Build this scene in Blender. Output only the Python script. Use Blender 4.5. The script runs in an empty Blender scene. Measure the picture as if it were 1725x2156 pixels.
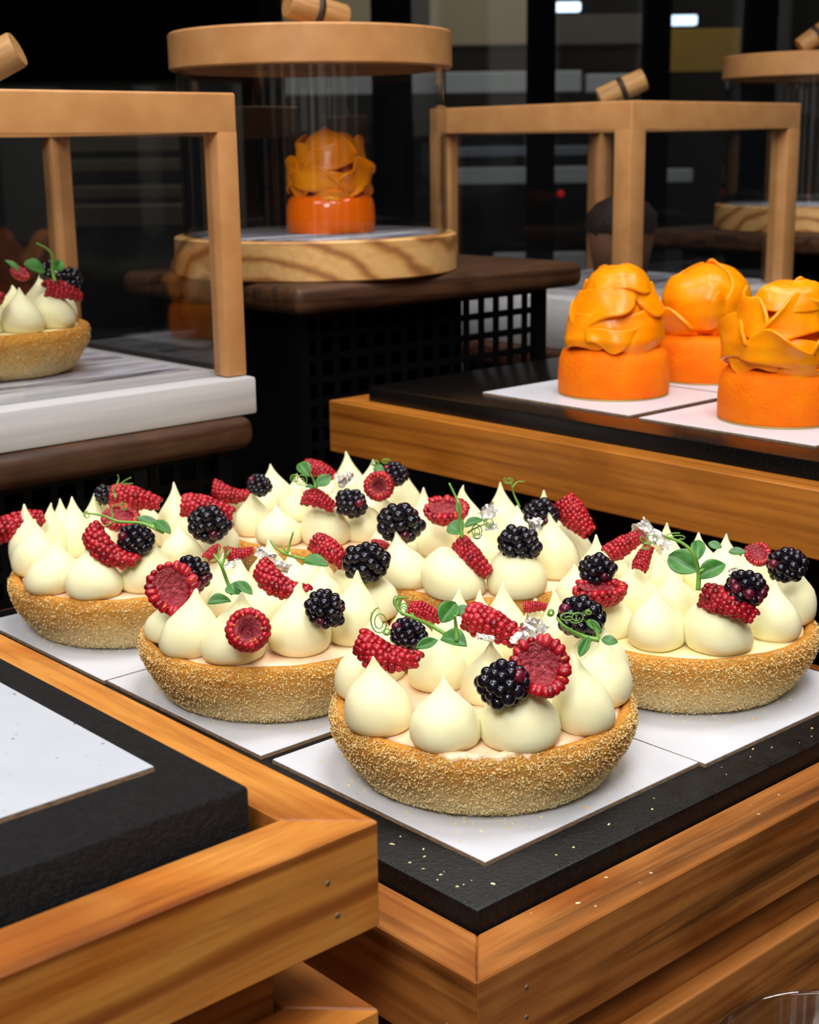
import bpy, bmesh, math, random
import numpy as np
from mathutils import Vector, Matrix, Quaternion, noise
from math import sin, cos, pi, radians, sqrt, atan2

SC = bpy.context.scene
COL = SC.collection

# ------------------------------------------------------------------ camera
cam_data = bpy.data.cameras.new('camera')
cam = bpy.data.objects.new('camera', cam_data)
COL.objects.link(cam)
SC.camera = cam
cam.matrix_world = Matrix([[0.741718, 0.172739, -0.648086, 0.0], [-0.670576, 0.171493, -0.721747, 0.0], [-0.013531, 0.969923, 0.243034, 0.198672], [0.0, 0.0, 0.0, 1.0]])
cam_data.sensor_fit = 'HORIZONTAL'
cam_data.sensor_width = 36.0
cam_data.lens = 63.878
cam_data.clip_start = 0.02
cam_data.clip_end = 60
cam_data.dof.use_dof = True
cam_data.dof.focus_distance = 0.475
cam_data.dof.aperture_fstop = 34.0

# ------------------------------------------------------------------ world, lamps, exposure
SC.view_settings.view_transform = 'Standard'
SC.view_settings.look = 'None'
SC.view_settings.gamma = 1.0
SC.view_settings.use_curve_mapping = False
SC.view_settings.exposure = -0.14
world = bpy.data.worlds.new('world')
SC.world = world
world.use_nodes = True
world.node_tree.nodes['Background'].inputs[0].default_value = (0.75, 0.82, 1.0, 1)
world.node_tree.nodes['Background'].inputs[1].default_value = 0.012

FWL = Vector((cos(radians(48.0780)), sin(radians(48.0780)), 0))
def area_light(name, loc, target, sx, sy, power, color=(1, 0.98, 0.955)):
    d = bpy.data.lights.new(name, 'AREA')
    d.shape = 'RECTANGLE'; d.size = sx; d.size_y = sy; d.energy = power; d.color = color
    o = bpy.data.objects.new(name, d); COL.objects.link(o)
    o.location = loc
    o.rotation_euler = (Vector(target) - Vector(loc)).to_track_quat('-Z', 'Y').to_euler()
    return o
area_light('ceiling_and_fill_light', (0.50, 0.34, 1.15), (0.38, 0.40, 0.0), 0.46, 0.46, 7.6)
area_light('ceiling_and_fill_light', (0.22, -0.05, 1.15), (0.36, 0.36, 0.0), 0.30, 0.30, 3.5)  # front fill, added for the faces turned to the viewer
area_light('ceiling_and_fill_light', (-0.35, 0.62, 1.20), (0.40, 0.46, 0.0), 0.34, 0.34, 4.2)
area_light('ceiling_and_fill_light', (0.25, 0.95, 1.25), (0.36, 0.50, 0.0), 0.24, 0.24, 2.5)
area_light('ceiling_and_fill_light', (0.95, 0.05, 1.20), (0.50, 0.40, 0.0), 0.24, 0.24, 2.8)
area_light('ceiling_and_fill_light', (-0.62, -0.38, 1.10), (0.40, 0.42, 0.05), 0.40, 0.40, 14.5)  # front fill added to brighten crusts, cakes and case fronts
area_light('rear_fill_light', FWL * -1.0 + Vector((0, 0, 2.2)), FWL * -2.2 + Vector((0, 0, 0.5)), 3.0, 0.3, 60.0)  # added light on the rear wall, so the glass mirrors its strips
area_light('street_fill_light', FWL * 3.6 + Vector((0, 0, 2.0)), FWL * 4.6 + Vector((0, 0, 0.3)), 3.0, 0.3, 24.0, (1, 0.95, 0.85))  # unseen light added to brighten the boards beyond the glazing

# ------------------------------------------------------------------ helpers
def tag(o, label=None, cat=None, group=None, kind=None):
    if label: o['label'] = label
    if cat: o['category'] = cat
    if group: o['group'] = group
    if kind: o['kind'] = kind
    return o

def thing(name, label, cat, loc=(0, 0, 0), rz=0.0, group=None):
    o = bpy.data.objects.new(name, None); COL.objects.link(o)
    o.empty_display_size = 0.02
    o.location = loc; o.rotation_euler = (0, 0, rz)
    return tag(o, label, cat, group)

def put(name, mesh, parent=None, loc=None, quat=None, scale=None):
    o = bpy.data.objects.new(name, mesh); COL.objects.link(o)
    if parent is not None: o.parent = parent
    if loc is not None: o.location = loc
    if quat is not None:
        o.rotation_mode = 'QUATERNION'; o.rotation_quaternion = quat
    if scale is not None: o.scale = (scale,) * 3 if not hasattr(scale, '__len__') else scale
    return o

def ico(sub):
    bm = bmesh.new(); bmesh.ops.create_icosphere(bm, subdivisions=sub, radius=1.0)
    v = np.array([x.co[:] for x in bm.verts]); f = [[w.index for w in x.verts] for x in bm.faces]
    bm.free(); return v, f
ICO1, ICO2, ICO3 = ico(1), ico(2), ico(3)

class MB:
    """collects shapes and builds them as one mesh"""
    def __init__(s): s.v = []; s.f = []; s.m = []; s.c = []
    def add(s, v, f, mat=0, col=0.5):
        n = len(s.v); s.v.extend([tuple(p) for p in v])
        s.f.extend([[i + n for i in q] for q in f]); s.m.extend([mat] * len(f))
        s.c.extend([col] * len(v)); return s
    def box(s, x0, x1, y0, y1, z0, z1, mat=0, bevel=0.0, seg=2):
        bm = bmesh.new(); bmesh.ops.create_cube(bm, size=1.0)
        for q in bm.verts: q.co = ((x0 + x1) / 2 + q.co.x * (x1 - x0), (y0 + y1) / 2 + q.co.y * (y1 - y0), (z0 + z1) / 2 + q.co.z * (z1 - z0))
        if bevel: bmesh.ops.bevel(bm, geom=bm.edges[:], offset=bevel, segments=seg, affect='EDGES', profile=0.5)
        bm.verts.index_update()
        s.add([q.co[:] for q in bm.verts], [[w.index for w in q.verts] for q in bm.faces], mat); bm.free(); return s
    def prism(s, poly, z0, z1, mat=0, bevel=0.0, seg=2):
        bm = bmesh.new()
        a = [bm.verts.new((x, y, z0)) for x, y in poly]; b = [bm.verts.new((x, y, z1)) for x, y in poly]
        bm.faces.new(a[::-1]); bm.faces.new(b); n = len(poly)
        for i in range(n): bm.faces.new((a[i], a[(i + 1) % n], b[(i + 1) % n], b[i]))
        bmesh.ops.recalc_face_normals(bm, faces=bm.faces[:])
        if bevel: bmesh.ops.bevel(bm, geom=bm.edges[:], offset=bevel, segments=seg, affect='EDGES', profile=0.5)
        bm.verts.index_update()
        s.add([q.co[:] for q in bm.verts], [[w.index for w in q.verts] for q in bm.faces], mat); bm.free(); return s
    def ball(s, c, r, mat=0, col=0.5, src=None, R=None):
        v, f = src or ICO2
        r = np.array(r if hasattr(r, '__len__') else (r, r, r)); p = v * r
        if R is not None: p = p @ np.array(R).T
        return s.add(p + np.array(c), f, mat, col)
    def lathe(s, prof, n=64, mat=0, cap=True, fn=None, c=(0, 0, 0)):
        v = []; f = []; m = len(prof)
        for j in range(n):
            a = 2 * pi * j / n
            for i, (r, z) in enumerate(prof):
                p = (c[0] + r * cos(a), c[1] + r * sin(a), c[2] + z)
                v.append(fn(p, a, i) if fn else p)
        for j in range(n):
            k = (j + 1) % n
            for i in range(m - 1): f.append([j * m + i, k * m + i, k * m + i + 1, j * m + i + 1])
        if cap:
            f.append([j * m for j in range(n)][::-1]); f.append([j * m + m - 1 for j in range(n)])
        return s.add(v, f, mat)
    def tube(s, pts, r0, r1=None, n=6, mat=0):
        pts = [Vector(p) for p in pts]; r1 = r0 if r1 is None else r1
        v = []; f = []; up = None
        for i, p in enumerate(pts):
            t = (pts[min(i + 1, len(pts) - 1)] - pts[max(i - 1, 0)]).normalized()
            if up is None: up = t.orthogonal().normalized()
            up = (up - t * up.dot(t)).normalized(); w = t.cross(up)
            r = r0 + (r1 - r0) * i / max(1, len(pts) - 1)
            for k in range(n):
                a = 2 * pi * k / n; v.append(p + (up * cos(a) + w * sin(a)) * r)
        for i in range(len(pts) - 1):
            for k in range(n):
                l = (k + 1) % n; f.append([i * n + k, i * n + l, (i + 1) * n + l, (i + 1) * n + k])
        f.append(list(range(n))[::-1]); f.append([(len(pts) - 1) * n + k for k in range(n)])
        return s.add(v, f, mat)
    def grid(s, fn, nu, nv, mat=0):
        v = [fn(i / nu, j / nv) for i in range(nu + 1) for j in range(nv + 1)]; w = nv + 1
        f = [[i * w + j, (i + 1) * w + j, (i + 1) * w + j + 1, i * w + j + 1] for i in range(nu) for j in range(nv)]
        return s.add(v, f, mat)
    def mesh(s, name, mats, smooth=True):
        me = bpy.data.meshes.new(name); me.from_pydata(s.v, [], s.f); me.update()
        for m in (mats if isinstance(mats, (list, tuple)) else [mats]): me.materials.append(m)
        me.polygons.foreach_set('material_index', s.m)
        a = me.attributes.new('tone', 'FLOAT', 'POINT'); a.data.foreach_set('value', s.c)
        me.polygons.foreach_set('use_smooth', [smooth] * len(s.f))
        return me
    def build(s, name, mats, parent=None, smooth=True, loc=None, quat=None, scale=None):
        o = put(name, s.mesh(name, mats, smooth), parent, loc, quat, scale)
        return o

def smooth_by_angle(o, deg=35):
    me = o.data
    me.polygons.foreach_set('use_smooth', [True] * len(me.polygons))
    bm = bmesh.new(); bm.from_mesh(me)
    for e in bm.edges:
        if len(e.link_faces) == 2 and e.calc_face_angle(0) > radians(deg): e.smooth = False
    bm.to_mesh(me); bm.free(); return o

def structure(name, o): o.name = name; o['kind'] = 'structure'; return o

def catmull(pts, k=6):
    P = [Vector(p) for p in pts]; P = [P[0] * 2 - P[1]] + P + [P[-1] * 2 - P[-2]]; out = []
    for i in range(1, len(P) - 2):
        for j in range(k):
            t = j / k; a, b, c, d = P[i - 1], P[i], P[i + 1], P[i + 2]
            out.append(0.5 * (2 * b + (c - a) * t + (2 * a - 5 * b + 4 * c - d) * t * t + (3 * b - a - 3 * c + d) * t ** 3))
    return out + [P[-2]]

# ------------------------------------------------------------------ materials
def srgb(r, g, b):
    f = lambda c: (c / 255 / 12.92) if c / 255 <= 0.04045 else ((c / 255 + 0.055) / 1.055) ** 2.4
    return (f(r), f(g), f(b), 1.0)

class NT:
    def __init__(s, name):
        s.mat = bpy.data.materials.new(name); s.mat.use_nodes = True
        s.t = s.mat.node_tree; s.b = s.t.nodes['Principled BSDF']; s.out = s.t.nodes['Material Output']
    def n(s, kind, **kw):
        x = s.t.nodes.new('ShaderNode' + kind)
        for k, v in kw.items():
            if k.startswith('i_'):
                key = k[2:]; key = int(key) if key.isdigit() else key.replace('_', ' ')
                x.inputs[key].default_value = v
            else: setattr(x, k, v)
        return x
    def l(s, a, b): s.t.links.new(a, b)
    def set(s, **kw):
        for k, v in kw.items(): s.b.inputs[k.replace('_', ' ')].default_value = v
        return s
    def coords(s, scale=(1, 1, 1), rnd=False):
        tc = s.n('TexCoord'); mp = s.n('Mapping'); mp.inputs['Scale'].default_value = scale
        s.l(tc.outputs['Object'], mp.inputs['Vector'])
        if rnd:
            oi = s.n('ObjectInfo'); mu = s.n('Math', operation='MULTIPLY'); mu.inputs[1].default_value = 37.0
            s.l(oi.outputs['Random'], mu.inputs[0]); s.l(mu.outputs[0], mp.inputs['Location'])
        return mp.outputs['Vector']
    def noise(s, vec, scale, detail=4, rough=0.55, dist=0.0):
        x = s.n('TexNoise'); x.inputs['Scale'].default_value = scale; x.inputs['Detail'].default_value = detail
        x.inputs['Roughness'].default_value = rough; x.inputs['Distortion'].default_value = dist
        s.l(vec, x.inputs['Vector']); return x.outputs['Fac']
    def ramp(s, fac, stops, interp='LINEAR'):
        x = s.n('ValToRGB'); x.color_ramp.interpolation = interp
        e = x.color_ramp.elements
        while len(e) < len(stops): e.new(0.5)
        for q, (p, c) in zip(e, stops): q.position = p; q.color = c
        s.l(fac, x.inputs['Fac']); return x.outputs['Color']
    def mix(s, fac, a, b, mode='MIX'):
        x = s.n('Mix'); x.data_type = 'RGBA'; x.blend_type = mode
        if hasattr(fac, 'links'): s.l(fac, x.inputs[0])
        else: x.inputs[0].default_value = fac
        for sock, val in ((x.inputs[6], a), (x.inputs[7], b)):
            if hasattr(val, 'links'): s.l(val, sock)
            else: sock.default_value = val
        return x.outputs[2]
    def bump(s, h, strength=0.3, dist=0.001):
        x = s.n('Bump'); x.inputs['Strength'].default_value = strength; x.inputs['Distance'].default_value = dist
        s.l(h, x.inputs['Height']); s.l(x.outputs['Normal'], s.b.inputs['Normal']); return s
    def color(s, c):
        if hasattr(c, 'links'): s.l(c, s.b.inputs['Base Color'])
        else: s.b.inputs['Base Color'].default_value = c
        return s

def G(v): return (v, v, v, 1)

def wood_mat(name, dark, mid, light, rough=0.42, along=4.0, across=60.0, figure=0.5, streaks=0.5, bump=0.12):
    n = NT(name)
    fine = n.noise(n.coords((along * 1.8, across * 3.2, across * 3.2), True), 1.0, 7, 0.72, 0.4)
    big = n.noise(n.coords((along * 1.6, across * 0.40, across * 0.40), True), 1.0, 3, 0.5, 1.2)
    w = n.n('TexWave', wave_type='BANDS', bands_direction='Z'); w.inputs['Scale'].default_value = 0.55
    w.inputs['Distortion'].default_value = 11.0; w.inputs['Detail'].default_value = 2.5; w.inputs['Detail Scale'].default_value = 0.55
    n.l(n.coords((along * 1.5, across * 0.55, across * 0.85), True), w.inputs['Vector'])
    heart = n.noise(n.coords((along * 0.5, across * 1.1, across * 1.1), True), 1.0, 5, 0.6, 0.5)
    base = n.ramp(big, [(0.3, mid), (0.5, light), (0.7, mid)])
    c = n.mix(figure, base, n.ramp(w.outputs['Fac'], [(0.0, srgb(150, 96, 56)), (0.22, G(1)), (1.0, G(1))]), 'MULTIPLY')
    c = n.mix(streaks, c, n.ramp(heart, [(0.33, dark), (0.46, G(1))]), 'MULTIPLY')
    c = n.mix(0.45, c, n.ramp(fine, [(0.34, srgb(140, 84, 46)), (0.55, G(1))]), 'MULTIPLY')
    n.color(c).set(Roughness=rough); n.b.inputs['Specular IOR Level'].default_value = 0.3
    return n.bump(fine, bump, 0.0006).mat

TEAK = wood_mat('teak', srgb(112, 60, 24), srgb(186, 106, 34), srgb(206, 138, 62), 0.42, 7.0, 52.0, 0.7, 0.4)
TEAK_RED = wood_mat('red_teak', srgb(66, 34, 14), srgb(142, 78, 28), srgb(176, 112, 54), 0.42, 5.0, 60.0, 0.4, 0.75)
WALNUT = wood_mat('walnut', srgb(36, 20, 12), srgb(58, 36, 22), srgb(84, 56, 36), 0.5, 6, 70, 0.5, 0.6, 0.25)
n = NT('pale_wood')
mp = n.n('Mapping'); tc = n.n('TexCoord'); n.l(tc.outputs['Object'], mp.inputs['Vector'])
mp.inputs['Rotation'].default_value = (0, 0, radians(-30)); mp.inputs['Location'].default_value = (0.0, 0.0, 0.035); mp.inputs['Scale'].default_value = (1, 1, 1.5)
w = n.n('TexWave', wave_type='RINGS', rings_direction='X'); w.inputs['Scale'].default_value = 17; w.inputs['Distortion'].default_value = 2.2
w.inputs['Detail'].default_value = 2; w.inputs['Detail Scale'].default_value = 2.0; n.l(mp.outputs[0], w.inputs['Vector'])
fn_ = n.noise(n.coords((40, 300, 300)), 1, 5, 0.6)
c = n.mix(0.75, srgb(222, 176, 112), n.ramp(w.outputs['Fac'], [(0.0, srgb(150, 104, 66)), (0.22, srgb(228, 204, 170)), (0.6, G(1))]), 'MULTIPLY')
n.color(n.mix(0.3, c, n.ramp(fn_, [(0.3, srgb(190, 140, 90)), (0.6, G(1))]), 'MULTIPLY')).set(Roughness=0.45); PALE_WOOD = n.mat
n = NT('peg_wood'); n.color(n.ramp(n.noise(n.coords((240, 240, 16), True), 1, 5, 0.7), [(0.3, srgb(140, 98, 52)), (0.65, srgb(190, 142, 84))])).set(Roughness=0.6); PEG_WOOD = n.mat

n = NT('tan_finish'); v = n.coords((1, 1, 1), True)
n.color(n.ramp(n.noise(v, 60, 3), [(0.3, srgb(186, 130, 78)), (0.7, srgb(200, 146, 92))])).set(Roughness=0.38); TAN = n.mat
n = NT('granite'); v = n.coords()
g1 = n.noise(v, 900, 3, 0.7); g2 = n.noise(v, 130, 4, 0.6)
n.color(n.ramp(g1, [(0.38, srgb(5, 5, 5)), (0.62, srgb(16, 15, 15)), (0.75, srgb(44, 42, 42))]))
n.l(n.ramp(g2, [(0.35, G(0.30)), (0.7, G(0.55))]), n.b.inputs['Roughness']); n.b.inputs['Specular IOR Level'].default_value = 0.32; GRANITE = n.bump(g1, 0.5, 0.0006).mat
n = NT('polished_granite'); v = n.coords()
g1 = n.noise(v, 900, 3, 0.7)
n.color(n.ramp(g1, [(0.38, srgb(5, 5, 5)), (0.62, srgb(16, 15, 15)), (0.75, srgb(44, 42, 42))])).set(Roughness=0.2)
GRANITE_POLISHED = n.bump(g1, 0.18, 0.0004).mat
n = NT('dull_granite'); v = n.coords()
g1 = n.noise(v, 520, 5, 0.75)
n.color(n.ramp(g1, [(0.38, srgb(5, 5, 6)), (0.66, srgb(24, 23, 25))])).set(Roughness=0.6); n.b.inputs['Specular IOR Level'].default_value = 0.28; GRANITE_DULL = n.bump(g1, 1.0, 0.0014).mat
n = NT('white_card'); v = n.coords()
n.color(n.ramp(n.noise(v, 40, 3), [(0.3, srgb(206, 209, 218)), (0.7, srgb(214, 216, 223))])).set(Roughness=0.28); CARD = n.bump(n.noise(v, 25, 2), 0.15, 0.001).mat
n = NT('matt_card'); v = n.coords()
n.color(n.mix(1.0, n.ramp(n.noise(v, 30, 3), [(0.3, srgb(176, 180, 188)), (0.7, srgb(186, 190, 197))]), n.ramp(n.noise(v, 420, 2), [(0.24, srgb(150, 150, 156)), (0.30, G(1))]), 'MULTIPLY')).set(Roughness=0.5); CARD_MATT = n.mat
n = NT('kraft_edge'); v = n.coords((1, 1, 6)); n.color(n.ramp(n.noise(v, 400, 3), [(0.3, srgb(96, 74, 56)), (0.7, srgb(168, 138, 108))])).set(Roughness=0.8); KRAFT = n.mat
n = NT('white_brushed'); v = n.coords((8, 260, 260))
br = n.noise(v, 1, 4, 0.6); n.color(n.ramp(br, [(0.3, srgb(184, 182, 184)), (0.7, srgb(204, 202, 203))])).set(Roughness=0.42); WHITE = n.bump(br, 0.15, 0.0005).mat
n = NT('weathered_white'); v = n.coords((9, 42, 42), True); br = n.noise(v, 1, 5, 0.65, 0.6)
n.color(n.ramp(br, [(0.36, srgb(92, 88, 96)), (0.47, srgb(150, 150, 160)), (0.58, srgb(204, 206, 216))])).set(Roughness=0.35); WEATHERED = n.mat
n = NT('black_plastic'); n.color(srgb(4, 4, 5)).set(Roughness=0.6); n.b.inputs['Specular IOR Level'].default_value = 0.15; BLACK = n.mat
n = NT('dark_counter'); n.color(srgb(16, 13, 11)).set(Roughness=0.35); COUNTER = n.mat
n = NT('leather'); n.color(srgb(52, 30, 20)).set(Roughness=0.6); LEATHER = n.mat
n = NT('nail_steel'); n.color(srgb(120, 108, 88)).set(Roughness=0.6, Metallic=0.4); STEEL = n.mat

def glass_mat(name, tint, gain=0.75, base=0.035):
    n = NT(name); tr = n.n('BsdfTransparent'); tr.inputs[0].default_value = tint
    gl = n.n('BsdfGlossy'); gl.inputs['Roughness'].default_value = 0.03
    lw = n.n('LayerWeight'); lw.inputs['Blend'].default_value = 0.5
    pw = n.n('Math', operation='POWER'); pw.inputs[1].default_value = 4.0; n.l(lw.outputs['Facing'], pw.inputs[0])
    ma = n.n('Math', operation='MULTIPLY_ADD'); ma.inputs[1].default_value = gain; ma.inputs[2].default_value = base; n.l(pw.outputs[0], ma.inputs[0])
    mx = n.n('MixShader'); n.l(ma.outputs[0], mx.inputs[0]); n.l(tr.outputs[0], mx.inputs[1]); n.l(gl.outputs[0], mx.inputs[2])
    n.l(mx.outputs[0], n.out.inputs['Surface']); return n.mat
ACRYLIC = glass_mat('clear_acrylic', (0.985, 0.988, 0.99, 1), 0.8, 0.045)
PANE = glass_mat('window_glass', (0.95, 0.96, 0.96, 1), 0.3)
JAR = glass_mat('jar_glass', (0.92, 0.92, 0.92, 1), 1.0, 0.14)

def sss(n, w, r, scale):
    n.b.inputs['Subsurface Weight'].default_value = w; n.b.inputs['Subsurface Radius'].default_value = r
    n.b.inputs['Subsurface Scale'].default_value = scale

n = NT('vanilla_cream'); v = n.coords()
n.color(n.ramp(n.noise(v, 60, 3), [(0.3, srgb(247, 241, 194)), (0.7, srgb(249, 244, 204))])).set(Roughness=0.42)
n.b.inputs['Specular IOR Level'].default_value = 0.3; sss(n, 0.5, (1.0, 0.8, 0.42), 0.0045)
CREAM = n.bump(n.noise(v, 260, 3, 0.5), 0.10, 0.0008).mat
n = NT('peach_filling'); v = n.coords(); n.color(n.ramp(n.noise(v, 90, 3), [(0.35, srgb(246, 196, 158)), (0.65, srgb(250, 222, 186))])).set(Roughness=0.3); FILLING = n.bump(n.noise(v, 160, 3), 0.4, 0.001).mat

n = NT('baked_crust'); v = n.coords()
tc = n.n('TexCoord'); sp = n.n('SeparateXYZ'); n.l(tc.outputs['Object'], sp.inputs[0])
mr = n.n('MapRange'); mr.inputs['From Min'].default_value = 0.0; mr.inputs['From Max'].default_value = 0.025; n.l(sp.outputs['Z'], mr.inputs['Value'])
ad = n.n('Math', operation='MULTIPLY_ADD'); ad.inputs[1].default_value = 0.7; n.l(n.noise(v, 70, 4, 0.6), ad.inputs[0])
sb = n.n('Math', operation='SUBTRACT'); sb.inputs[1].default_value = 0.35; n.l(mr.outputs[0], sb.inputs[0]); n.l(sb.outputs[0], ad.inputs[2])
bake = n.ramp(ad.outputs[0], [(0.05, srgb(246, 226, 172)), (0.4, srgb(234, 194, 122)), (0.75, srgb(222, 160, 72)), (1.0, srgb(222, 154, 66))])
speck = n.ramp(n.noise(v, 750, 4, 0.7), [(0.34, srgb(214, 170, 108)), (0.5, G(1)), (0.66, G(1))])
n.color(n.mix(0.75, bake, speck, 'MULTIPLY')).set(Roughness=0.85); n.b.inputs['Specular IOR Level'].default_value = 0.15
CRUST = n.bump(n.noise(v, 620, 5, 0.75), 0.9, 0.0012).mat
n = NT('crumb'); oi = n.n('Attribute', attribute_name='tone')
n.color(n.ramp(oi.outputs['Fac'], [(0.0, srgb(222, 168, 88)), (0.5, srgb(240, 208, 138)), (1.0, srgb(252, 236, 188))])).set(Roughness=0.9); n.b.inputs['Specular IOR Level'].default_value = 0.1
CRUMB = n.mat

n = NT('raspberry_skin'); at = n.n('Attribute', attribute_name='tone')
n.color(n.ramp(at.outputs['Fac'], [(0.0, srgb(120, 4, 16)), (0.5, srgb(172, 14, 30)), (1.0, srgb(196, 46, 60))])).set(Roughness=0.3)
sss(n, 0.25, (1, 0.1, 0.1), 0.0015); RASP = n.mat
n = NT('raspberry_inside'); v = n.coords(); n.color(n.ramp(n.noise(v, 9, 5, 0.7), [(0.3, srgb(176, 26, 48)), (0.65, srgb(226, 104, 112))])).set(Roughness=0.6)
RASP_IN = n.bump(n.noise(v, 14, 4), 0.7, 0.05).mat
n = NT('raspberry_seed'); n.color(srgb(236, 120, 44)).set(Roughness=0.4); SEED = n.mat
n = NT('blackberry_skin'); at = n.n('Attribute', attribute_name='tone')
n.color(n.ramp(at.outputs['Fac'], [(0.0, srgb(12, 11, 20)), (0.7, srgb(24, 16, 30)), (0.82, srgb(74, 14, 34)), (1.0, srgb(112, 20, 44))])).set(Roughness=0.16)
n.b.inputs['Specular IOR Level'].default_value = 0.55; BLACKB = n.mat
n = NT('pea_leaf'); v = n.coords(); n.color(n.ramp(n.noise(v, 300, 3), [(0.3, srgb(44, 96, 36)), (0.7, srgb(76, 136, 54))])).set(Roughness=0.4); sss(n, 0.2, (0.4, 1, 0.2), 0.001); LEAF = n.mat
n = NT('pea_stem'); n.color(srgb(120, 170, 66)).set(Roughness=0.4); STEM = n.mat
n = NT('silver_foil'); v = n.coords(); n.color(srgb(240, 238, 234)).set(Roughness=0.34, Metallic=1.0); FOIL = n.bump(n.noise(v, 600, 4, 0.6), 0.5, 0.0006).mat

n = NT('orange_sponge'); v = n.coords(); c1 = n.noise(v, 520, 3, 0.6)
n.color(n.ramp(n.noise(v, 80, 3), [(0.3, srgb(252, 110, 0)), (0.7, srgb(255, 130, 0))])).set(Roughness=0.65); n.b.inputs['Specular IOR Level'].default_value = 0.15; sss(n, 0.2, (1, 0.4, 0.1), 0.002); SPONGE = n.bump(c1, 0.8, 0.0008).mat
n = NT('orange_glaze'); n.color(srgb(255, 112, 0)).set(Roughness=0.12); sss(n, 0.2, (1, 0.4, 0.1), 0.002); GLAZE = n.mat
n = NT('mango_flesh'); v = n.coords()
n.color(n.ramp(n.noise(v, 70, 4, 0.6, 0.6), [(0.3, srgb(252, 132, 0)), (0.7, srgb(255, 160, 4))])).set(Roughness=0.30); n.b.inputs['Specular IOR Level'].default_value = 0.35; sss(n, 0.25, (1.0, 0.5, 0.08), 0.002)
MANGO = n.bump(n.noise(n.coords((40, 40, 160)), 4, 3), 0.12, 0.001).mat
n = NT('gold_card'); n.color(srgb(190, 160, 90)).set(Roughness=0.5, Metallic=0.3); GOLD = n.mat
n = NT('dark_chocolate_crumb'); v = n.coords(); n.color(srgb(40, 22, 12)).set(Roughness=0.7); CHOC = n.bump(n.noise(v, 160, 4, 0.7), 1.0, 0.003).mat
n = NT('brown_paper'); n.color(srgb(92, 58, 34)).set(Roughness=0.8); PAPER = n.mat

def plain(name, c, rough=0.6, **kw):
    n = NT(name); n.color(c).set(Roughness=rough)
    if 'spec' in kw: n.b.inputs['Specular IOR Level'].default_value = kw['spec']
    return n.mat
def emit(name, c, s):
    n = NT(name); n.color((0, 0, 0, 1)); n.b.inputs['Emission Color'].default_value = c; n.b.inputs['Emission Strength'].default_value = s; return n.mat

# ================================================================== the room
FW = Vector((cos(radians(48.0780)), sin(radians(48.0780)), 0)); RTH = Vector((FW.y, -FW.x, 0))
WROT = atan2(RTH.y, RTH.x)                      # the glazed shop front is square to this direction
def wall_box(name, u0, u1, d0, d1, z0, z1, mat, parent=None, bevel=0.0):
    """box on the shop front: u along the wall, d away from the counter"""
    mb = MB().box(-(u1 - u0) / 2, (u1 - u0) / 2, -(d1 - d0) / 2, (d1 - d0) / 2, -(z1 - z0) / 2, (z1 - z0) / 2, 0, bevel)
    o = mb.build(name, mat, None, smooth=False)
    c = FW * (d0 + d1) / 2 + RTH * (u0 + u1) / 2 + Vector((0, 0, (z0 + z1) / 2))
    if parent is not None:
        o.parent = parent; o.location = c - parent.location; o.rotation_euler = (0, 0, WROT)
        o.location = c; o.matrix_parent_inverse = Matrix.Identity(4)
    else:
        o.location = c; o.rotation_euler = (0, 0, WROT)
    return o

FLOOR_Z = -0.97
REFLECT_STRIP = plain('pale_reflect_strip', srgb(222, 218, 210), .7)  # for strips added to streak the glass with reflections
DARKWALL = plain('dark_wall', srgb(9, 9, 9), 0.9)
FRAMEBLACK = plain('black_frame', srgb(5, 5, 6), 0.8, spec=0.05)
structure('floor', MB().box(-4, 8, -4, 8, FLOOR_Z - 0.05, FLOOR_Z).build('floor', plain('floor_tile', srgb(18, 17, 16), 0.7), smooth=False))
structure('ceiling', MB().box(-4, 8, -4, 8, 2.4, 2.45).build('ceiling', plain('ceiling_paint', srgb(40, 39, 38), 0.8), smooth=False))

D1 = 2.60
structure('wall_front', wall_box('wall_front', -2.6, 2.6, D1 + .02, D1 + .08, FLOOR_Z, -0.35, DARKWALL))
structure('trim_3', wall_box('trim_3', -2.0, -0.245, D1 - .06, D1 - .02, 0.315, 2.4, plain('black_laminate', srgb(2, 2, 2), 1.0, spec=0.0)))
# mullions carry the panes: each window is the pane and its own left post
MUL = [(-0.245, -0.18, False), (-0.035, 0.04, True), (0.215, 0.265, True), (0.42, 0.46, True), (0.595, 0.645, True)]
edges = [-0.245, -0.02, 0.24, 0.44, 0.62, 1.4]
posts = [0.07, 0.07, 0.045, 0.04, 0.045]
structure('window_1', wall_box('window_1', -2.2, -0.245, D1 + .045, D1 + .05, -0.35, 2.4, PANE))
for i in range(5):
    u0, u1 = edges[i], edges[i + 1]
    w = structure('window_%d' % (i + 2), wall_box('window_%d' % (i + 2), u0, u1, D1 + .045, D1 + .05, -0.35, 2.4, PANE))
    pw = posts[i]
    fr = MB().box(-pw / 2, pw / 2, -.035, .035, -1.375, 1.375).build('window_frame', FRAMEBLACK, w, smooth=False, loc=(-(u1 - u0) / 2, 0, 0))
# unseen shop wall behind the viewer; pale strips added for reflections in the glass
structure('wall_rear', wall_box('wall_rear', -3.5, 3.5, -2.5, -2.4, FLOOR_Z, 2.4, plain('shop_wall', srgb(96, 92, 88), .8)))
for k, (u, w_) in enumerate(((-2.6, .18), (-1.9, .30), (-1.3, .10), (-.75, .22), (.1, .16), (.6, .34), (1.25, .12), (1.8, .26), (2.7, .20))):
    structure('trim_%d' % (4 + k), wall_box('trim_%d' % (4 + k), u - w_ / 2, u + w_ / 2, -2.4, -2.3, FLOOR_Z, 2.0, REFLECT_STRIP))
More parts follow.
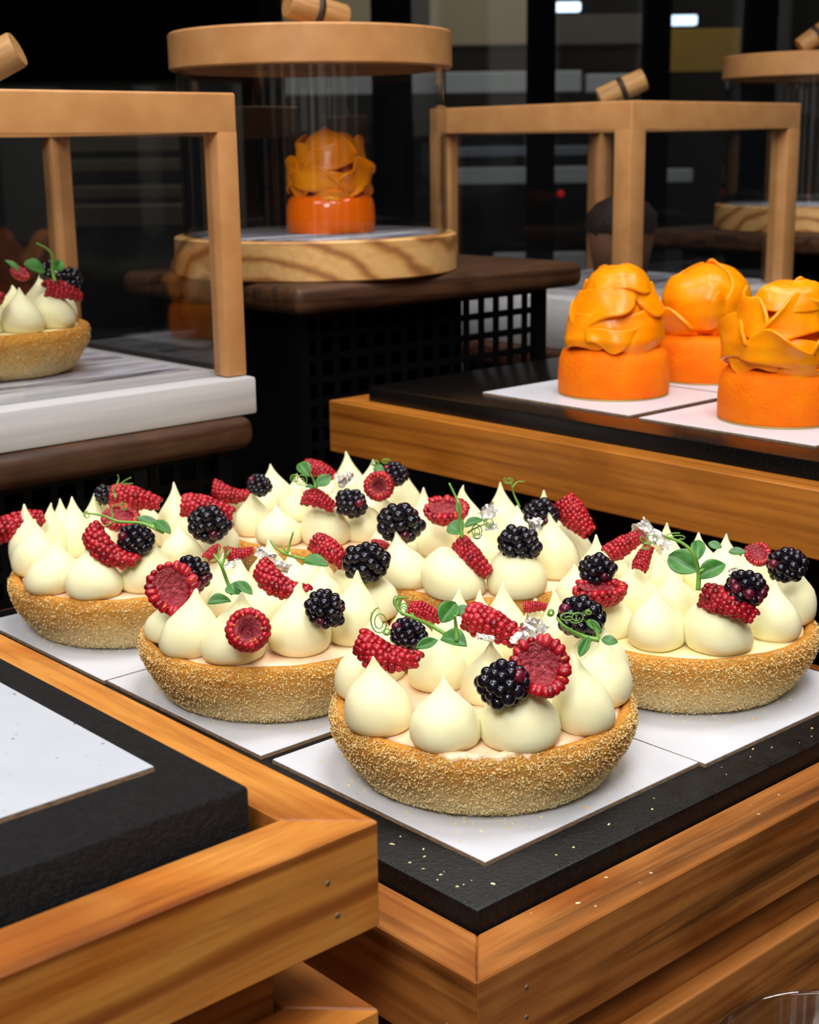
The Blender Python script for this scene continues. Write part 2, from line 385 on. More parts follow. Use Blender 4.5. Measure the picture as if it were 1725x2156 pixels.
# the street side: a low lit hall with pale boards, rails and lamp panels
D2 = 4.4
BEIGE = plain('beige_board', srgb(150, 138, 112), 0.8); OCHRE = plain('ochre_board', srgb(142, 112, 40), 0.8)
BROWN = plain('brown_board', srgb(70, 52, 34), 0.8); GREYRAIL = plain('grey_rail', srgb(160, 166, 170), 0.6); STEP = plain('grey_brown_step', srgb(92, 80, 64), 0.8)
structure('wall_back', wall_box('wall_back', -4, 4, 5.6, 5.7, FLOOR_Z, 2.4, plain('night_wall', srgb(10, 9, 9), 0.9)))
def px(u): return u
def back(name, u0, u1, z0, z1, mat, label, cat, d=D2, dep=0.10, group=None):
    o = wall_box(name, u0, u1, d, d + dep, z0, z1, mat, None, 0.004)
    return tag(o, label, cat, group)
back('street_hoarding', -0.388, -0.011, 0.506, 0.738, BEIGE, 'beige board across the street, behind the round case handle', 'hoarding', 4.6, 0.1)
back('street_hoarding', 0.082, 0.388, 0.495, 0.733, BEIGE, 'beige board across the street, right of the round case lid', 'hoarding', 4.6, 0.1)
back('street_hoarding', 0.453, 0.732, 0.493, 0.580, plain('grey_board', srgb(84, 80, 74), .8), 'grey brown board below the brighter ceiling lamp', 'hoarding', 4.6, 0.1)
back('street_hoarding', 0.791, 1.021, 0.409, 0.535, OCHRE, 'dim ochre board across the street below the right ceiling lamp', 'hoarding', 4.6, 0.1)
back('street_hoarding', 0.082, 0.750, 0.426, 0.495, BROWN, 'dark brown band below the beige boards', 'hoarding', 4.7, 0.1)
back('guardrail', -0.359, 0.518, 0.349, 0.410, GREYRAIL, 'upper pale grey guardrail seen through the glazing', 'rail', 4.4, 0.05)
back('guardrail', 0.532, 0.663, 0.346, 0.399, GREYRAIL, 'short pale grey guardrail left of the far round case', 'rail', 4.4, 0.05)
back('guardrail', 0.145, 0.549, 0.088, 0.138, GREYRAIL, 'middle pale grey guardrail behind the right square case', 'rail', 4.45, 0.05)
back('guardrail', 0.769, 0.861, 0.086, 0.127, GREYRAIL, 'middle pale grey rail stub inside the right square case', 'rail', 4.45, 0.05)
back('guardrail', 0.269, 0.552, -0.175, -0.119, GREYRAIL, 'lowest pale grey guardrail above the walnut board', 'rail', 4.5, 0.05)
back('guardrail', 0.147, 0.529, 0.169, 0.198, plain('dim_rail', srgb(110, 118, 130), .6), 'thin blue grey rail behind the right square case', 'rail', 4.3, 0.03)
back('street_step', -1.008, -0.552, 0.197, 0.245, STEP, 'topmost grey brown step seen through the left case', 'step', 4.4, 0.1)
back('street_step', -0.984, -0.540, 0.142, 0.178, STEP, 'second grey brown step seen through the left case', 'step', 4.28, 0.1)
back('street_step', -0.962, -0.528, 0.071, 0.105, STEP, 'third grey brown step seen through the left case', 'step', 4.16, 0.1)
back('street_step', -0.939, -0.516, -0.001, 0.057, STEP, 'lowest grey brown step seen through the left case', 'step', 4.04, 0.1)
back('ceiling_lamp', 0.387, 0.466, 0.539, 0.562, emit('lamp_glow', srgb(205, 228, 255), 3.0), 'bright white ceiling lamp at the top, left of the two', 'lamp', 4.0, 0.03)
back('ceiling_lamp', 0.687, 0.772, 0.501, 0.526, emit('lamp_glow', srgb(205, 228, 255), 2.4), 'bright white ceiling lamp at the top, right of the two', 'lamp', 4.0, 0.03)
o = MB().ball((0, 0, 0), .0105).build('signal_light', emit('red_glow', (1, .01, .01, 1), 6.0), None, loc=FW * 3.6 + RTH * 0.344 + Vector((0, 0, 0.086))); tag(o, 'small bright red signal light seen through the right square case', 'light')
o = MB().ball((0, 0, 0), .0085).build('signal_light', emit('faint_red_glow', (1, .02, .02, 1), .35), None, loc=FW * 3.6 + RTH * 0.377 + Vector((0, 0, 0.086))); tag(o, 'faint red signal light just right of the bright red one', 'light')

# ================================================================== the counter
ct = structure('trim_1', MB().box(-0.9, 2.2, -0.02, 1.6, -0.126, -0.096, 0, .002).build('trim_1', COUNTER, smooth=False))
tag(ct, 'dark counter top under the trays')
structure('trim_2', MB().box(-0.85, 2.15, 0.05, 1.55, FLOOR_Z, -0.126).build('trim_2', DARKWALL, smooth=False))

# ------------------------------------------------------------------ trays
def rail_mesh(L, w, h):
    """mitred rail: outer side at y=0, inner side at y=w"""
    mb = MB().prism([(-L / 2, 0), (L / 2, 0), (L / 2 - w, w), (-L / 2 + w, w)], -h / 2, h / 2, 0, 0.0005, 1)
    return mb
def tray(label, x0, x1, y0, y1, z0, z1, w=0.0165, mat=TEAK, name='wooden_tray', cat='tray', panel=True, nails=()):
    t = thing(name, label, cat, ((x0 + x1) / 2, (y0 + y1) / 2, z0)); h = z1 - z0; g = 0.00015
    hx, hy = (x1 - x0) / 2, (y1 - y0) / 2
    rails = []
    for (L, loc, rz) in ((x1 - x0 - g, (0, -hy, h / 2), 0), (x1 - x0 - g, (0, hy, h / 2), pi), (y1 - y0 - g, (hx, 0, h / 2), pi / 2), (y1 - y0 - g, (-hx, 0, h / 2), -pi / 2)):
        o = rail_mesh(L, w, h).build('rail', mat, t, smooth=False, loc=loc); o.rotation_euler = (0, 0, rz); rails.append((o, L))
    if panel:
        MB().box(-hx + w - .001, hx - w + .001, -hy + w - .001, hy - w + .001, 0.001, 0.005).build('base_panel', BLACK, t, smooth=False)
    for (ri, along, up) in nails:
        o, L = rails[ri]
        nm = MB().lathe([(0.0, -0.0004), (0.0007, -0.0004), (0.0007, 0.00015), (0.0, 0.0002)], 12, cap=False)
        q = nm.build('nail_head', STEEL, o, loc=(along * L / 2, 0, up * h / 2)); q.rotation_euler = (pi / 2, 0, 0)
    return t

def slab(label, x0, x1, y0, y1, z0, z1, mat, bevel=0.0012):
    c = ((x0 + x1) / 2, (y0 + y1) / 2, z0)
    o = MB().box(x0 - c[0], x1 - c[0], y0 - c[1], y1 - c[1], 0, z1 - z0, 0, bevel, 2).build('stone_slab', mat, None, loc=c)
    smooth_by_angle(o); return tag(o, label, 'slab')

tray('large mitred teak tray holding the black stone slab with the six berry tarts', .2303, .492, .2335, .605, -.0344, -.0064, .0165, TEAK_RED, nails=((0, -.86, -.28), (0, -.86, .35), (3, .94, -.25)))
slab('black stone slab in the big tray under the six berry tarts', .2476, .474, .2508, .587, -.0293, 0, GRANITE, .0018)
tray('orange teak tray at the lower left, its near corner overlapping the big tray', -.06, .2106, .2474, .60, .0116, .0400, .0172, TEAK, nails=((0, .88, .25), (0, .90, -.42)))
slab('matt black stone slab raised out of the lower left teak tray', -.036, .1868, .2672, .58, .0167, .0500, GRANITE_DULL, .0010)
tray('narrow teak tray on the right behind the tarts, carrying the mango cakes', .500, .742, .16, .6228, .0346, .0634, .0145, wood_mat('golden_teak', srgb(112, 62, 18), srgb(158, 94, 26), srgb(178, 110, 38), .36, 5, 60, .3, .35), nails=())
slab('glossy black stone slab under the mango cakes', .5140, .7275, .178, .6050, .0396, .0716, GRANITE_POLISHED, .0010)

tray('low teak riser frame seen under the near corner of the lower left tray', -.06, .2090, .2466, .60, -.0386, -.0106, .0172, TEAK, 'wooden_riser', 'riser', False)
sp = MB().box(-.018, .018, -.02, .02, 0, .0502, 0, .001).build('spacer_block', TEAK_RED, None, smooth=False, loc=(.1724, .2848, -.0386))
tag(sp, 'small dark wood block between the lower left tray and its riser frame', 'block')
sp2 = MB().box(-.018, .018, -.018, .018, 0, .0222, 0, .001).build('spacer_block', TEAK_RED, None, smooth=False, loc=(.160, .583, -.0106)); 
tag(sp2, 'dark wood block under the far end of the lower left tray', 'block')
pl = thing('wooden_plinth', 'red brown teak plinth whose bright ledge runs below the big tray at lower right', 'plinth', (.37, .42, -.096))
MB().box(-.128, .20, -.187, .18, 0, .0462, 0, .0007).build('ledge_body', TEAK_RED, pl, smooth=False)
MB().box(-.120, .19, -.181, .17, .0462, .0616, 0, .0004).build('recessed_block', TEAK_RED, pl, smooth=False)
rl = thing('wooden_plinth', 'dark block carrying the low riser frame at lower left', 'plinth', (.07, .42, -.096))
MB().box(-.12, .13, -.16, .17, 0, .0574, 0, .001).build('plinth_body', BLACK, rl, smooth=False)
fr = thing('tray_stand', 'black stand under the tray of mango cakes', 'stand', (.64, .39, -.096))
MB().box(-.06, .09, -.20, .20, 0, .1305, 0, .002).build('stand_body', BLACK, fr, smooth=False)

# ------------------------------------------------------------------ cards
def card(label, x0, x1, y0, y1, z, th=0.0015, rz=0.0, group=None, face=None):
    c = ((x0 + x1) / 2, (y0 + y1) / 2, z); hx, hy = (x1 - x0) / 2, (y1 - y0) / 2
    mb = MB(); mb.box(-hx, hx, -hy, hy, 0, th * .72, 1); mb.box(-hx + .0001, hx - .0001, -hy + .0001, hy - .0001, th * .72, th, 0, th * .12, 1)
    o = mb.build('cake_card', [face or CARD, KRAFT], None, smooth=False, loc=c); o.rotation_euler = (0, 0, rz)
    return tag(o, label, 'card', group)
card('white cake card under the nearest tart', .2663, .3660, .2669, .3668, 0, rz=.004)
card('white cake card under the right-hand tart, cut off by the photo edge', .3668, .468, .2646, .366, 0, rz=-.004)
card('white cake card under the middle left tart with the heart-shaped raspberry', .2650, .365, .3716, .4706, 0)
card('white cake card under the leftmost tart', .2640, .365, .4716, .572, 0)
card('white cake card hidden under the tart at the centre of the group', .3695, .469, .3735, .473, 0)
card('white cake card hidden under the rearmost tart', .3680, .467, .4770, .576, 0)
card('white cake card lying bare on the lower left stone slab', .020, .1750, .2905, .445, .0500, face=CARD_MATT)
card('white card under the left mango cake', .5380, .6205, .4405, .5400, .0716, .0012)
card('white card under the right front mango cake', .5365, .6205, .3370, .4335, .0716, .0012)
card('white card under the rear mango cake', .6230, .7050, .4330, .5330, .0716, .0012)

# ================================================================== the berry tarts
# lengths in tenths of a millimetre, measured from each tart's centre
DOLLOPS = {
  'F': [[-258,293,90,3,-2,231,0],[-110,381,90,-12,11,248,0],[-402,46,102,-12,10,242,0],[-340,-183,104,-1,1,221,0],[-164,-329,120,-8,7,181,1],[60,-388,95,-24,22,244,0],[260,-275,101,8,-8,230,0],[-27,183,93,4,-3,208,0],[10,-31,92,-2,2,209,0],[152,171,89,-12,10,194,0],[382,94,95,-20,18,241,0],[329,222,91,-3,3,287,0],[209,337,90,5,-4,258,0],[302,270,79,-27,24,250,0],[333,-201,102,-3,2,263,0],[400,13,86,-22,20,296,0],[55,390,94,-25,23,236,0]],
  'R': [[-309,-118,102,-6,5,228,0],[-171,-289,118,-24,22,190,1],[71,-353,95,-3,2,218,0],[257,-289,96,10,-9,242,0],[-24,14,91,-18,16,210,0],[-79,152,89,-21,19,221,0],[-326,78,91,-19,17,160,1],[-182,357,85,-20,18,186,0],[99,370,81,6,-5,175,0],[-36,398,87,-5,5,266,0],[152,368,89,-3,3,269,0],[273,297,81,-5,4,279,0],[363,164,89,-32,29,243,0],[388,89,89,-6,6,248,0],[229,15,91,-1,1,190,0],[223,289,86,0,0,180,0],[400,-29,85,-33,30,188,0],[399,-41,84,-21,19,227,0],[366,-170,81,-4,4,183,0]],
  'M': [[-351,169,88,6,-6,160,0],[-392,-15,100,33,-30,244,0],[-308,-178,114,32,-28,252,0],[-87,-278,111,3,-2,265,0],[115,-339,95,14,-12,274,0],[43,84,91,-11,10,160,0],[-10,252,100,33,-29,218,0],[226,-13,90,7,-6,207,0],[228,328,87,8,-7,237,0],[345,201,87,18,-16,199,0],[24,400,85,26,-24,208,0],[349,-174,100,8,-7,215,0],[217,254,87,-17,15,166,0],[311,257,81,-14,13,186,0],[402,16,82,-4,4,216,0]],
  'L': [[-301,257,92,-16,15,301,0],[-310,220,103,5,-4,244,0],[-388,-46,109,33,-30,220,0],[-295,-239,110,-6,6,221,0],[-101,-297,105,33,-30,221,0],[-168,366,82,15,-13,264,0],[-93,391,84,8,-7,267,0],[-41,353,87,-2,1,273,0],[69,396,83,14,-13,262,0],[141,382,76,-4,4,239,0],[207,353,74,11,-10,222,0],[295,272,84,-11,10,220,0],[39,218,88,-14,13,197,0],[362,172,85,6,-6,300,0],[358,184,83,-14,12,203,0],[188,-148,94,-6,5,200,0],[341,-112,96,6,-6,179,0],[377,-140,84,30,-27,195,0],[404,35,79,5,-4,224,0]],
  'B': [[-405,32,99,-33,30,234,0],[-351,-193,126,-27,25,201,1],[-171,-356,120,-3,3,207,1],[124,-300,103,-20,18,281,0],[-4,301,97,-6,6,219,0],[325,-225,93,-33,30,211,0],[397,-36,88,-33,30,283,0],[343,204,88,-18,16,289,0],[234,322,89,-28,25,275,0],[24,401,84,0,0,287,0],[327,108,93,-4,3,201,0],[331,221,89,9,-8,204,0],[-5,6,95,0,0,192,0],[268,296,87,16,-14,171,0],[-230,324,89,-33,30,203,0],[-115,385,84,1,-1,160,0]],
  'C': [[-329,110,89,0,0,215,0],[-341,-107,102,-8,7,182,0],[-192,-254,110,-2,2,192,1],[-26,-322,96,9,-8,160,1],[23,396,91,-19,17,241,0],[-220,337,83,-14,12,160,1],[-21,182,90,13,-12,184,0],[344,202,88,-14,13,284,0],[384,111,86,17,-15,249,0],[161,369,83,-18,16,173,0],[271,296,84,8,-7,160,0],[251,-15,81,11,-10,160,0],[396,-68,84,0,0,165,0],[357,-189,81,4,-3,233,0],[197,-224,83,-8,7,163,0],[-84,393,83,25,-23,183,0],[159,75,83,-15,13,160,0]],
}
BERRIES = {
  'F': [["u",-343,74,470,203,0.807,0.299,-0.046,-0.507],["b",-216,115,490,129,0.858,0.23,-0.056,-0.456],["h",-19,255,490,114,0.813,0.303,-0.06,-0.493],["h",1,-55,510,211,0.757,0.304,-0.043,-0.577],["b",-252,-340,456,173,0.892,0.317,-0.175,-0.269],["c",-148,-398,490,190,0.463,0.446,0.089,-0.761],["b",280,-173,500,170,0.88,0.219,-0.097,-0.41],["h",331,78,470,81,0.883,0.28,-0.132,-0.352]],
  'R': [["h",-47,254,500,161,0.913,0.285,-0.268,-0.119],["h",-136,89,500,110,0.91,0.191,-0.338,0.147],["h",-211,-350,435,202,0.718,0.335,-0.088,-0.604],["b",-160,-384,483,159,0.801,0.345,-0.165,-0.461],["b",140,-346,500,158,0.881,0.298,-0.249,-0.271],["c",184,-193,500,106,0.451,0.318,0.032,-0.833],["b",-361,122,490,145,0.853,0.29,-0.126,-0.415],["c",-412,51,446,191,0.94,0.021,-0.012,-0.341]],
  'M': [["c",-392,43,460,200,0.569,0.511,0.142,-0.629],["b",-279,100,490,156,0.837,0.315,-0.027,-0.447],["w",-351,-340,390,172,0.58,0.469,0.111,-0.656],["u",-111,-209,490,207,0.768,0.314,-0.003,-0.558],["b",-71,-415,429,159,0.616,0.437,0.063,-0.652],["h",-23,339,480,81,0.939,0.24,-0.211,0.123],["u",37,250,480,110,0.908,0.303,-0.1,-0.271],["h",303,14,480,183,0.703,0.319,0.019,-0.636],["b",292,-208,480,192,0.91,0.29,-0.128,-0.268]],
  'L': [["h",-332,298,456,219,0.914,0.371,-0.147,-0.076],["b",108,327,500,110,0.802,0.33,0.012,-0.498],["h",134,117,520,218,0.862,0.327,-0.04,-0.385],["c",-29,-42,490,161,0.86,0.252,-0.014,-0.444],["u",-248,-289,440,237,0.737,0.389,0.048,-0.55],["b",-133,-312,460,162,0.887,0.379,-0.106,-0.241],["h",300,-193,500,225,0.856,0.323,-0.049,-0.401],["b",206,-338,470,191,0.821,0.393,-0.05,-0.41]],
  'C': [["u",-332,272,414,189,0.833,0.396,-0.072,-0.38],["b",-339,39,490,127,0.829,0.328,-0.042,-0.452],["h",17,40,510,163,0.79,0.331,-0.03,-0.515],["h",-260,-301,469,153,0.792,0.326,-0.03,-0.515],["b",-147,-389,445,162,0.758,0.398,-0.037,-0.516],["w",29,-376,490,156,0.427,0.553,0.176,-0.694],["b",200,-295,510,137,0.823,0.324,-0.069,-0.462]],
  'B': [["b",-380,104,490,207,0.795,0.387,-0.079,-0.46],["h",-314,303,348,89,0.828,0.313,-0.065,-0.461],["c",-89,121,500,190,0.908,0.168,-0.064,-0.379],["h",-320,-258,405,189,0.623,0.421,0.016,-0.659],["b",-172,-371,453,185,0.771,0.38,-0.089,-0.503],["b",115,-224,500,162,0.819,0.31,-0.097,-0.472],["f",210,-332,490,178,0.568,0.463,0.012,-0.68]],
}
GREENS = {
  'F': {"stems":[[1.1,[[-230,-75,540],[-261,-34,568],[-313,-16,600],[-338,21,620],[-336,33,652],[-328,-2,664]]],[1.3,[[-250,-142,540],[-245,-133,585],[-262,-146,625]]],[1.3,[[78,-423,533],[46,-380,545],[-7,-360,580],[-19,-336,607]]],[0.9,[[84,-417,533],[81,-400,569],[52,-402,597]]]],"leaves":[[-77,75,540,85,67,0.914,0.253,-0.3,0.102],[-34,54,540,61,43,0.899,0.318,-0.175,-0.246],[-257,-136,540,86,66,0.822,0.238,-0.049,-0.515],[-338,-105,540,71,37,0.949,0.236,-0.164,-0.129],[15,-418,526,71,31,0.91,0.198,-0.329,0.158],[156,-398,505,50,35,0.819,0.299,-0.108,-0.477],[152,-336,540,65,29,0.648,0.311,-0.013,-0.695]],"curls":[[-298,158,540,60,90],[-343,72,540,26,26],[-163,195,540,31,46],[-123,276,540,25,47],[-193,122,540,21,24],[158,-223,540,60,30],[156,-153,540,24,27],[179,-243,540,53,45],[242,-238,540,24,18]],"silver":[[18,-190,510,104,89,0.896,0.263,-0.346,0.093],[-103,-116,510,59,21,0.79,0.417,-0.121,-0.434]]},
  'R': {"stems":[[1.5,[[-310,-290,490],[-302,-283,552],[-332,-285,618],[-351,-253,657],[-392,-203,684]]],[1.1,[[-305,-286,553],[-277,-298,567]]]],"leaves":[[-283,-201,560,116,103,0.686,0.382,-0.075,-0.615],[-80,-114,560,97,52,0.907,0.078,-0.257,0.324],[-268,-315,560,108,66,0.903,0.286,-0.275,-0.163],[0,-130,560,52,35,0.761,0.327,-0.108,-0.55],[-17,-240,560,62,34,0.849,0.278,-0.151,-0.424]],"curls":[[-98,91,560,71,46],[-13,35,560,89,28],[-188,40,560,42,28]],"silver":[[30,188,530,153,62,0.602,0.458,-0.035,-0.654],[-155,-325,530,37,30,0.816,0.386,-0.232,-0.362]]},
  'M': {"stems":[[1.3,[[-339,-241,501],[-346,-220,549],[-370,-227,607],[-374,-209,628],[-377,-193,645]]],[1,[[-258,-63,550],[-242,-64,582],[-245,-89,630]]],[0.8,[[-177,31,550],[-153,23,576]]],[0.8,[[-219,19,550],[-207,22,597]]],[1.1,[[10,-209,550],[-15,-172,558],[-53,-166,575],[-74,-133,601],[-78,-116,620]]],[0.9,[[8,-99,550],[24,-100,594],[20,-124,635]]],[0.8,[[8,-99,550],[-2,-77,584]]]],"leaves":[[-334,-248,522,52,72,0.651,0.321,0.067,-0.685],[-318,-280,529,81,39,0.723,0.294,0.03,-0.625],[-366,-197,473,82,46,0.931,0.248,-0.084,-0.256],[10,-261,550,95,61,0.852,0.217,-0.034,-0.476]],"curls":[],"silver":[[-160,19,520,59,24,0.888,0.395,-0.221,-0.085],[7,33,520,78,43,0.738,0.454,-0.016,-0.498],[-48,-127,520,69,38,0.777,0.448,-0.056,-0.439]]},
  'L': {"stems":[[1.2,[[-67,-421,498],[-124,-356,536],[-205,-311,551],[-248,-258,574],[-292,-205,583]]],[0.8,[[-191,-268,540],[-219,-228,518],[-255,-224,500]]],[0.8,[[-176,-217,540],[-171,-207,585],[-150,-254,606]]],[1.1,[[26,96,540],[26,110,565],[26,82,601]]],[0.8,[[91,208,540],[121,195,576],[139,151,603]]],[0.8,[[112,239,540],[143,225,559],[163,178,567]]],[0.8,[[154,302,540],[167,304,568],[154,288,590]]],[0.8,[[82,191,540],[117,173,567],[127,136,559]]]],"leaves":[[-91,-346,540,100,35,0.833,0.371,-0.034,-0.409],[-65,-409,519,96,50,0.731,0.288,0.042,-0.617],[113,186,540,58,46,0.948,0.265,-0.107,-0.141]],"curls":[[-223,-91,540,31,31],[-31,-66,540,32,44]],"silver":[[6,-2,510,40,24,0.837,0.458,-0.094,-0.286]]},
  'C': {"stems":[[1.2,[[-274,-297,521],[-272,-286,549],[-295,-293,584]]]],"leaves":[[-204,-125,570,87,65,0.618,0.373,0.069,-0.689],[-249,-325,556,80,59,0.896,0.363,-0.247,-0.066],[-295,-279,528,42,25,0.889,0.217,-0.053,-0.4],[36,-370,570,56,48,0.804,0.371,-0.072,-0.459]],"curls":[[-326,-263,563,63,63],[-340,-222,563,38,42],[111,-257,570,44,31],[166,-268,570,44,27]],"silver":[[-113,-309,540,82,56,0.876,0.396,-0.257,-0.098]]},
  'B': {"stems":[[1.3,[[-356,-238,490],[-355,-225,549],[-374,-236,628],[-372,-223,649],[-387,-197,710]]],[0.8,[[-327,-238,504],[-299,-250,520],[-278,-296,544]]],[0.8,[[-40,-249,560],[-51,-225,614],[-75,-231,668]]],[0.7,[[182,11,560],[208,2,585],[215,-33,591]]]],"leaves":[[-364,-209,525,68,83,0.667,0.363,0.003,-0.65],[-327,-273,553,82,45,0.964,0.188,-0.144,-0.12],[-226,-83,560,89,23,0.419,0.288,0.105,-0.855]],"curls":[[-319,-279,518,45,56],[-284,-315,553,41,49],[-304,-269,490,38,26],[279,122,560,46,33]],"silver":[[-100,-131,530,78,66,0.885,0.345,-0.31,-0.049],[-257,-301,530,49,38,0.823,0.423,-0.181,-0.333],[-108,-398,530,53,53,0.82,0.419,-0.192,-0.338]]},
}

U = 1e-4
ZC = .0015                                     # top of the cake cards
rnd = random.Random(7)

PROF = [(0, .56), (.03, .76), (.08, .905), (.15, .98), (.24, 1.0), (.33, .985), (.43, .92), (.53, .815), (.61, .66), (.68, .51), (.74, .385), (.80, .275), (.85, .195), (.90, .13), (.94, .085), (.975, .05), (1.0, .018)]
PROF_R = [(0, .58), (.04, .80), (.10, .93), (.20, .995), (.32, 1.0), (.45, .965), (.58, .885), (.70, .76), (.80, .61), (.88, .45), (.94, .29), (.975, .17), (1.0, .03)]
def dollop_mesh(R, dx, dy, h, rounded, seed):
    r = random.Random(seed); P = PROF_R if rounded else PROF; N = 36; v = []; f = []
    ph, ph2, am = r.uniform(0, 6.28), r.uniform(0, 6.28), r.uniform(.01, .035); hook = r.uniform(-.12, .12) * R; ha = r.uniform(0, 6.28)
    fat = r.uniform(.97, 1.06)
    for (t, q) in P:
        s = t * t * (3 - 2 * t); k = max(0, t - .9) * 10
        ox, oy = dx * (.35 * t + .65 * s) + hook * k * cos(ha), dy * (.35 * t + .65 * s) + hook * k * sin(ha)
        for j in range(N):
            a = 2 * pi * j / N
            rr = R * (q ** (1 / fat) if q < 1 else q) * (1 + am * cos(2 * a + ph) + .6 * am * cos(3 * a + ph2 + 3 * t) + .008 * sin(5 * a + 9 * t + ph))
            rr += R * .03 * noise.noise(Vector((cos(a) * 1.6 + seed, sin(a) * 1.6, t * 2.4)))
            v.append((ox + rr * cos(a), oy + rr * sin(a), h * t))
    m = len(P)
    for i in range(m - 1):
        for j in range(N):
            l = (j + 1) % N; f.append([i * N + j, i * N + l, (i + 1) * N + l, (i + 1) * N + j])
    f.append([(m - 1) * N + j for j in range(N)]); f.append(list(range(N))[::-1])
    return MB().add(v, f).mesh('cream_dollop', CREAM)

CR_PROF = [(0.0, .0000), (.034, .0000), (.0382, .0007), (.0410, .0028), (.0440, .0068), (.0470, .0115), (.0489, .0158), (.0496, .0195), (.0493, .0215), (.0484, .0232), (.0470, .0240), (.0455, .0238), (.0446, .0230), (.0440, .0215), (.0430, .0200), (0.0, .0195)]
def crust_at(s, a, seed):
    """point and outward normal on the outer wall; s from 0 (foot) to 1 (rim)"""
    i = 2 + s * 8.4; k = int(i); t = i - k
    (r0, z0), (r1, z1) = CR_PROF[k], CR_PROF[k + 1]
    r, z = r0 + (r1 - r0) * t, z0 + (z1 - z0) * t; nr, nz = (z1 - z0), -(r1 - r0); l = sqrt(nr * nr + nz * nz)
    return r, z, nr / l, nz / l
def crust_bump(a, z, seed): return .0007 * noise.noise(Vector((cos(a) * 3 + seed, sin(a) * 3, z * 120))) + .0005 * noise.noise(Vector((cos(a) * 11, sin(a) * 11 + seed, z * 420)))
def crust_mesh(seed):
    prof = []
    for (a, b) in zip(CR_PROF[:-1], CR_PROF[1:]):
        for k in range(3): prof.append((a[0] + (b[0] - a[0]) * k / 3, a[1] + (b[1] - a[1]) * k / 3))
    prof.append(CR_PROF[-1])
    def fn(p, a, i):
        r = sqrt(p[0] ** 2 + p[1] ** 2)
        if r < .033 or p[2] < .0006: return p
        r += crust_bump(a, p[2], seed); zz = p[2] + .0006 * noise.noise(Vector((cos(a) * 2.2, sin(a) * 2.2 + seed, 5))) * (p[2] / .024)
        return (r * cos(a), r * sin(a), zz)
    return MB().lathe(prof, 150, 0, True, fn).mesh('crust', CRUST)
def crumb_mesh(seed, count):
    r = random.Random(seed * 31 + 5); mb = MB()
    for k in range(count):
        s = r.random() ** 1.35 * .90; a = r.uniform(0, 2 * pi); R0, z, nr, nz = crust_at(s, a, seed)
        R0 += crust_bump(a, z, seed)
        N_ = Vector((nr * cos(a), nr * sin(a), nz)); P = Vector((R0 * cos(a), R0 * sin(a), z)) + N_ * .0001
        d = Vector((r.gauss(0, 1), r.gauss(0, 1), r.gauss(0, 1))); d = (d - N_ * d.dot(N_) * .45).normalized(); w = d.cross(N_).normalized()
        L = r.uniform(.0004, .0010); W = r.uniform(.0002, .0005); up = N_ * r.uniform(.0001, .0005)
        v = [P - d * L / 2 - w * W / 2, P - d * L / 2 + w * W / 2, P + d * L / 2 + w * W / 2 + up, P + d * L / 2 - w * W / 2 + up, P + up * 1.3]
        mb.add(v, [[0, 1, 4], [1, 2, 4], [2, 3, 4], [3, 0, 4]], 0, min(1, max(0, r.gauss(.90 - .66 * s, .22))))
    return mb.mesh('crumb_coating', CRUMB, smooth=False)

# ---- berries, all about one unit long
def drupe(mb, c, nrm, r, col, src=ICO2, sq=.85):
    nrm = Vector(nrm).normalized(); q = nrm.to_track_quat('Z', 'Y').to_matrix()
    mb.ball(c, (r, r, r * sq), 0, col, src, q)
def berry_half(seed, arc=105, bend=.4, swing=0.0, fat=.22):
    r = random.Random(seed); mb = MB(); rows = 10; ph = r.uniform(0, 6.28)
    prof = lambda t: fat * (1 - .62 * max(0, t - .15) ** 1.8) * (.86 + .14 * min(1, t / .15))
    def warp(x, y, z): return (x, y + swing * (x * x - .06), z - bend * x * x - .05 + .03 * sin(6 * x + ph))
    for i in range(rows):
        t = i / (rows - 1); x = -.44 + .88 * t; R = prof(t); n = max(3, int(round(2 * radians(arc) * R / .100)))
        for k in range(n):
            th = radians(-arc + 2 * arc * (k + .25 + .5 * (i % 2) + r.uniform(-.12, .12)) / n); q = r.uniform(.93, 1.05)
            dr = .064 * r.uniform(.9, 1.14) * (1 - .12 * t)
            drupe(mb, warp(x + r.uniform(-.018, .018), R * q * sin(th), R * q * cos(th)), (.25 * (t - .3), sin(th), cos(th)), dr, min(1, max(0, r.gauss(.42, .22))), ICO2, .72)
    def sheet(q, s_):
        def fn(u, v):
            th = radians(-arc + 2 * arc * v) * s_; R = prof(u) * q; return warp(-.47 + .93 * u, R * sin(th), R * cos(th))
        return fn
    mb.grid(sheet(1.0, 1), 12, 14, 0); mb.grid(sheet(.55, -1), 12, 14, 1)
    return mb.mesh('raspberry', [RASP, RASP_IN, SEED])
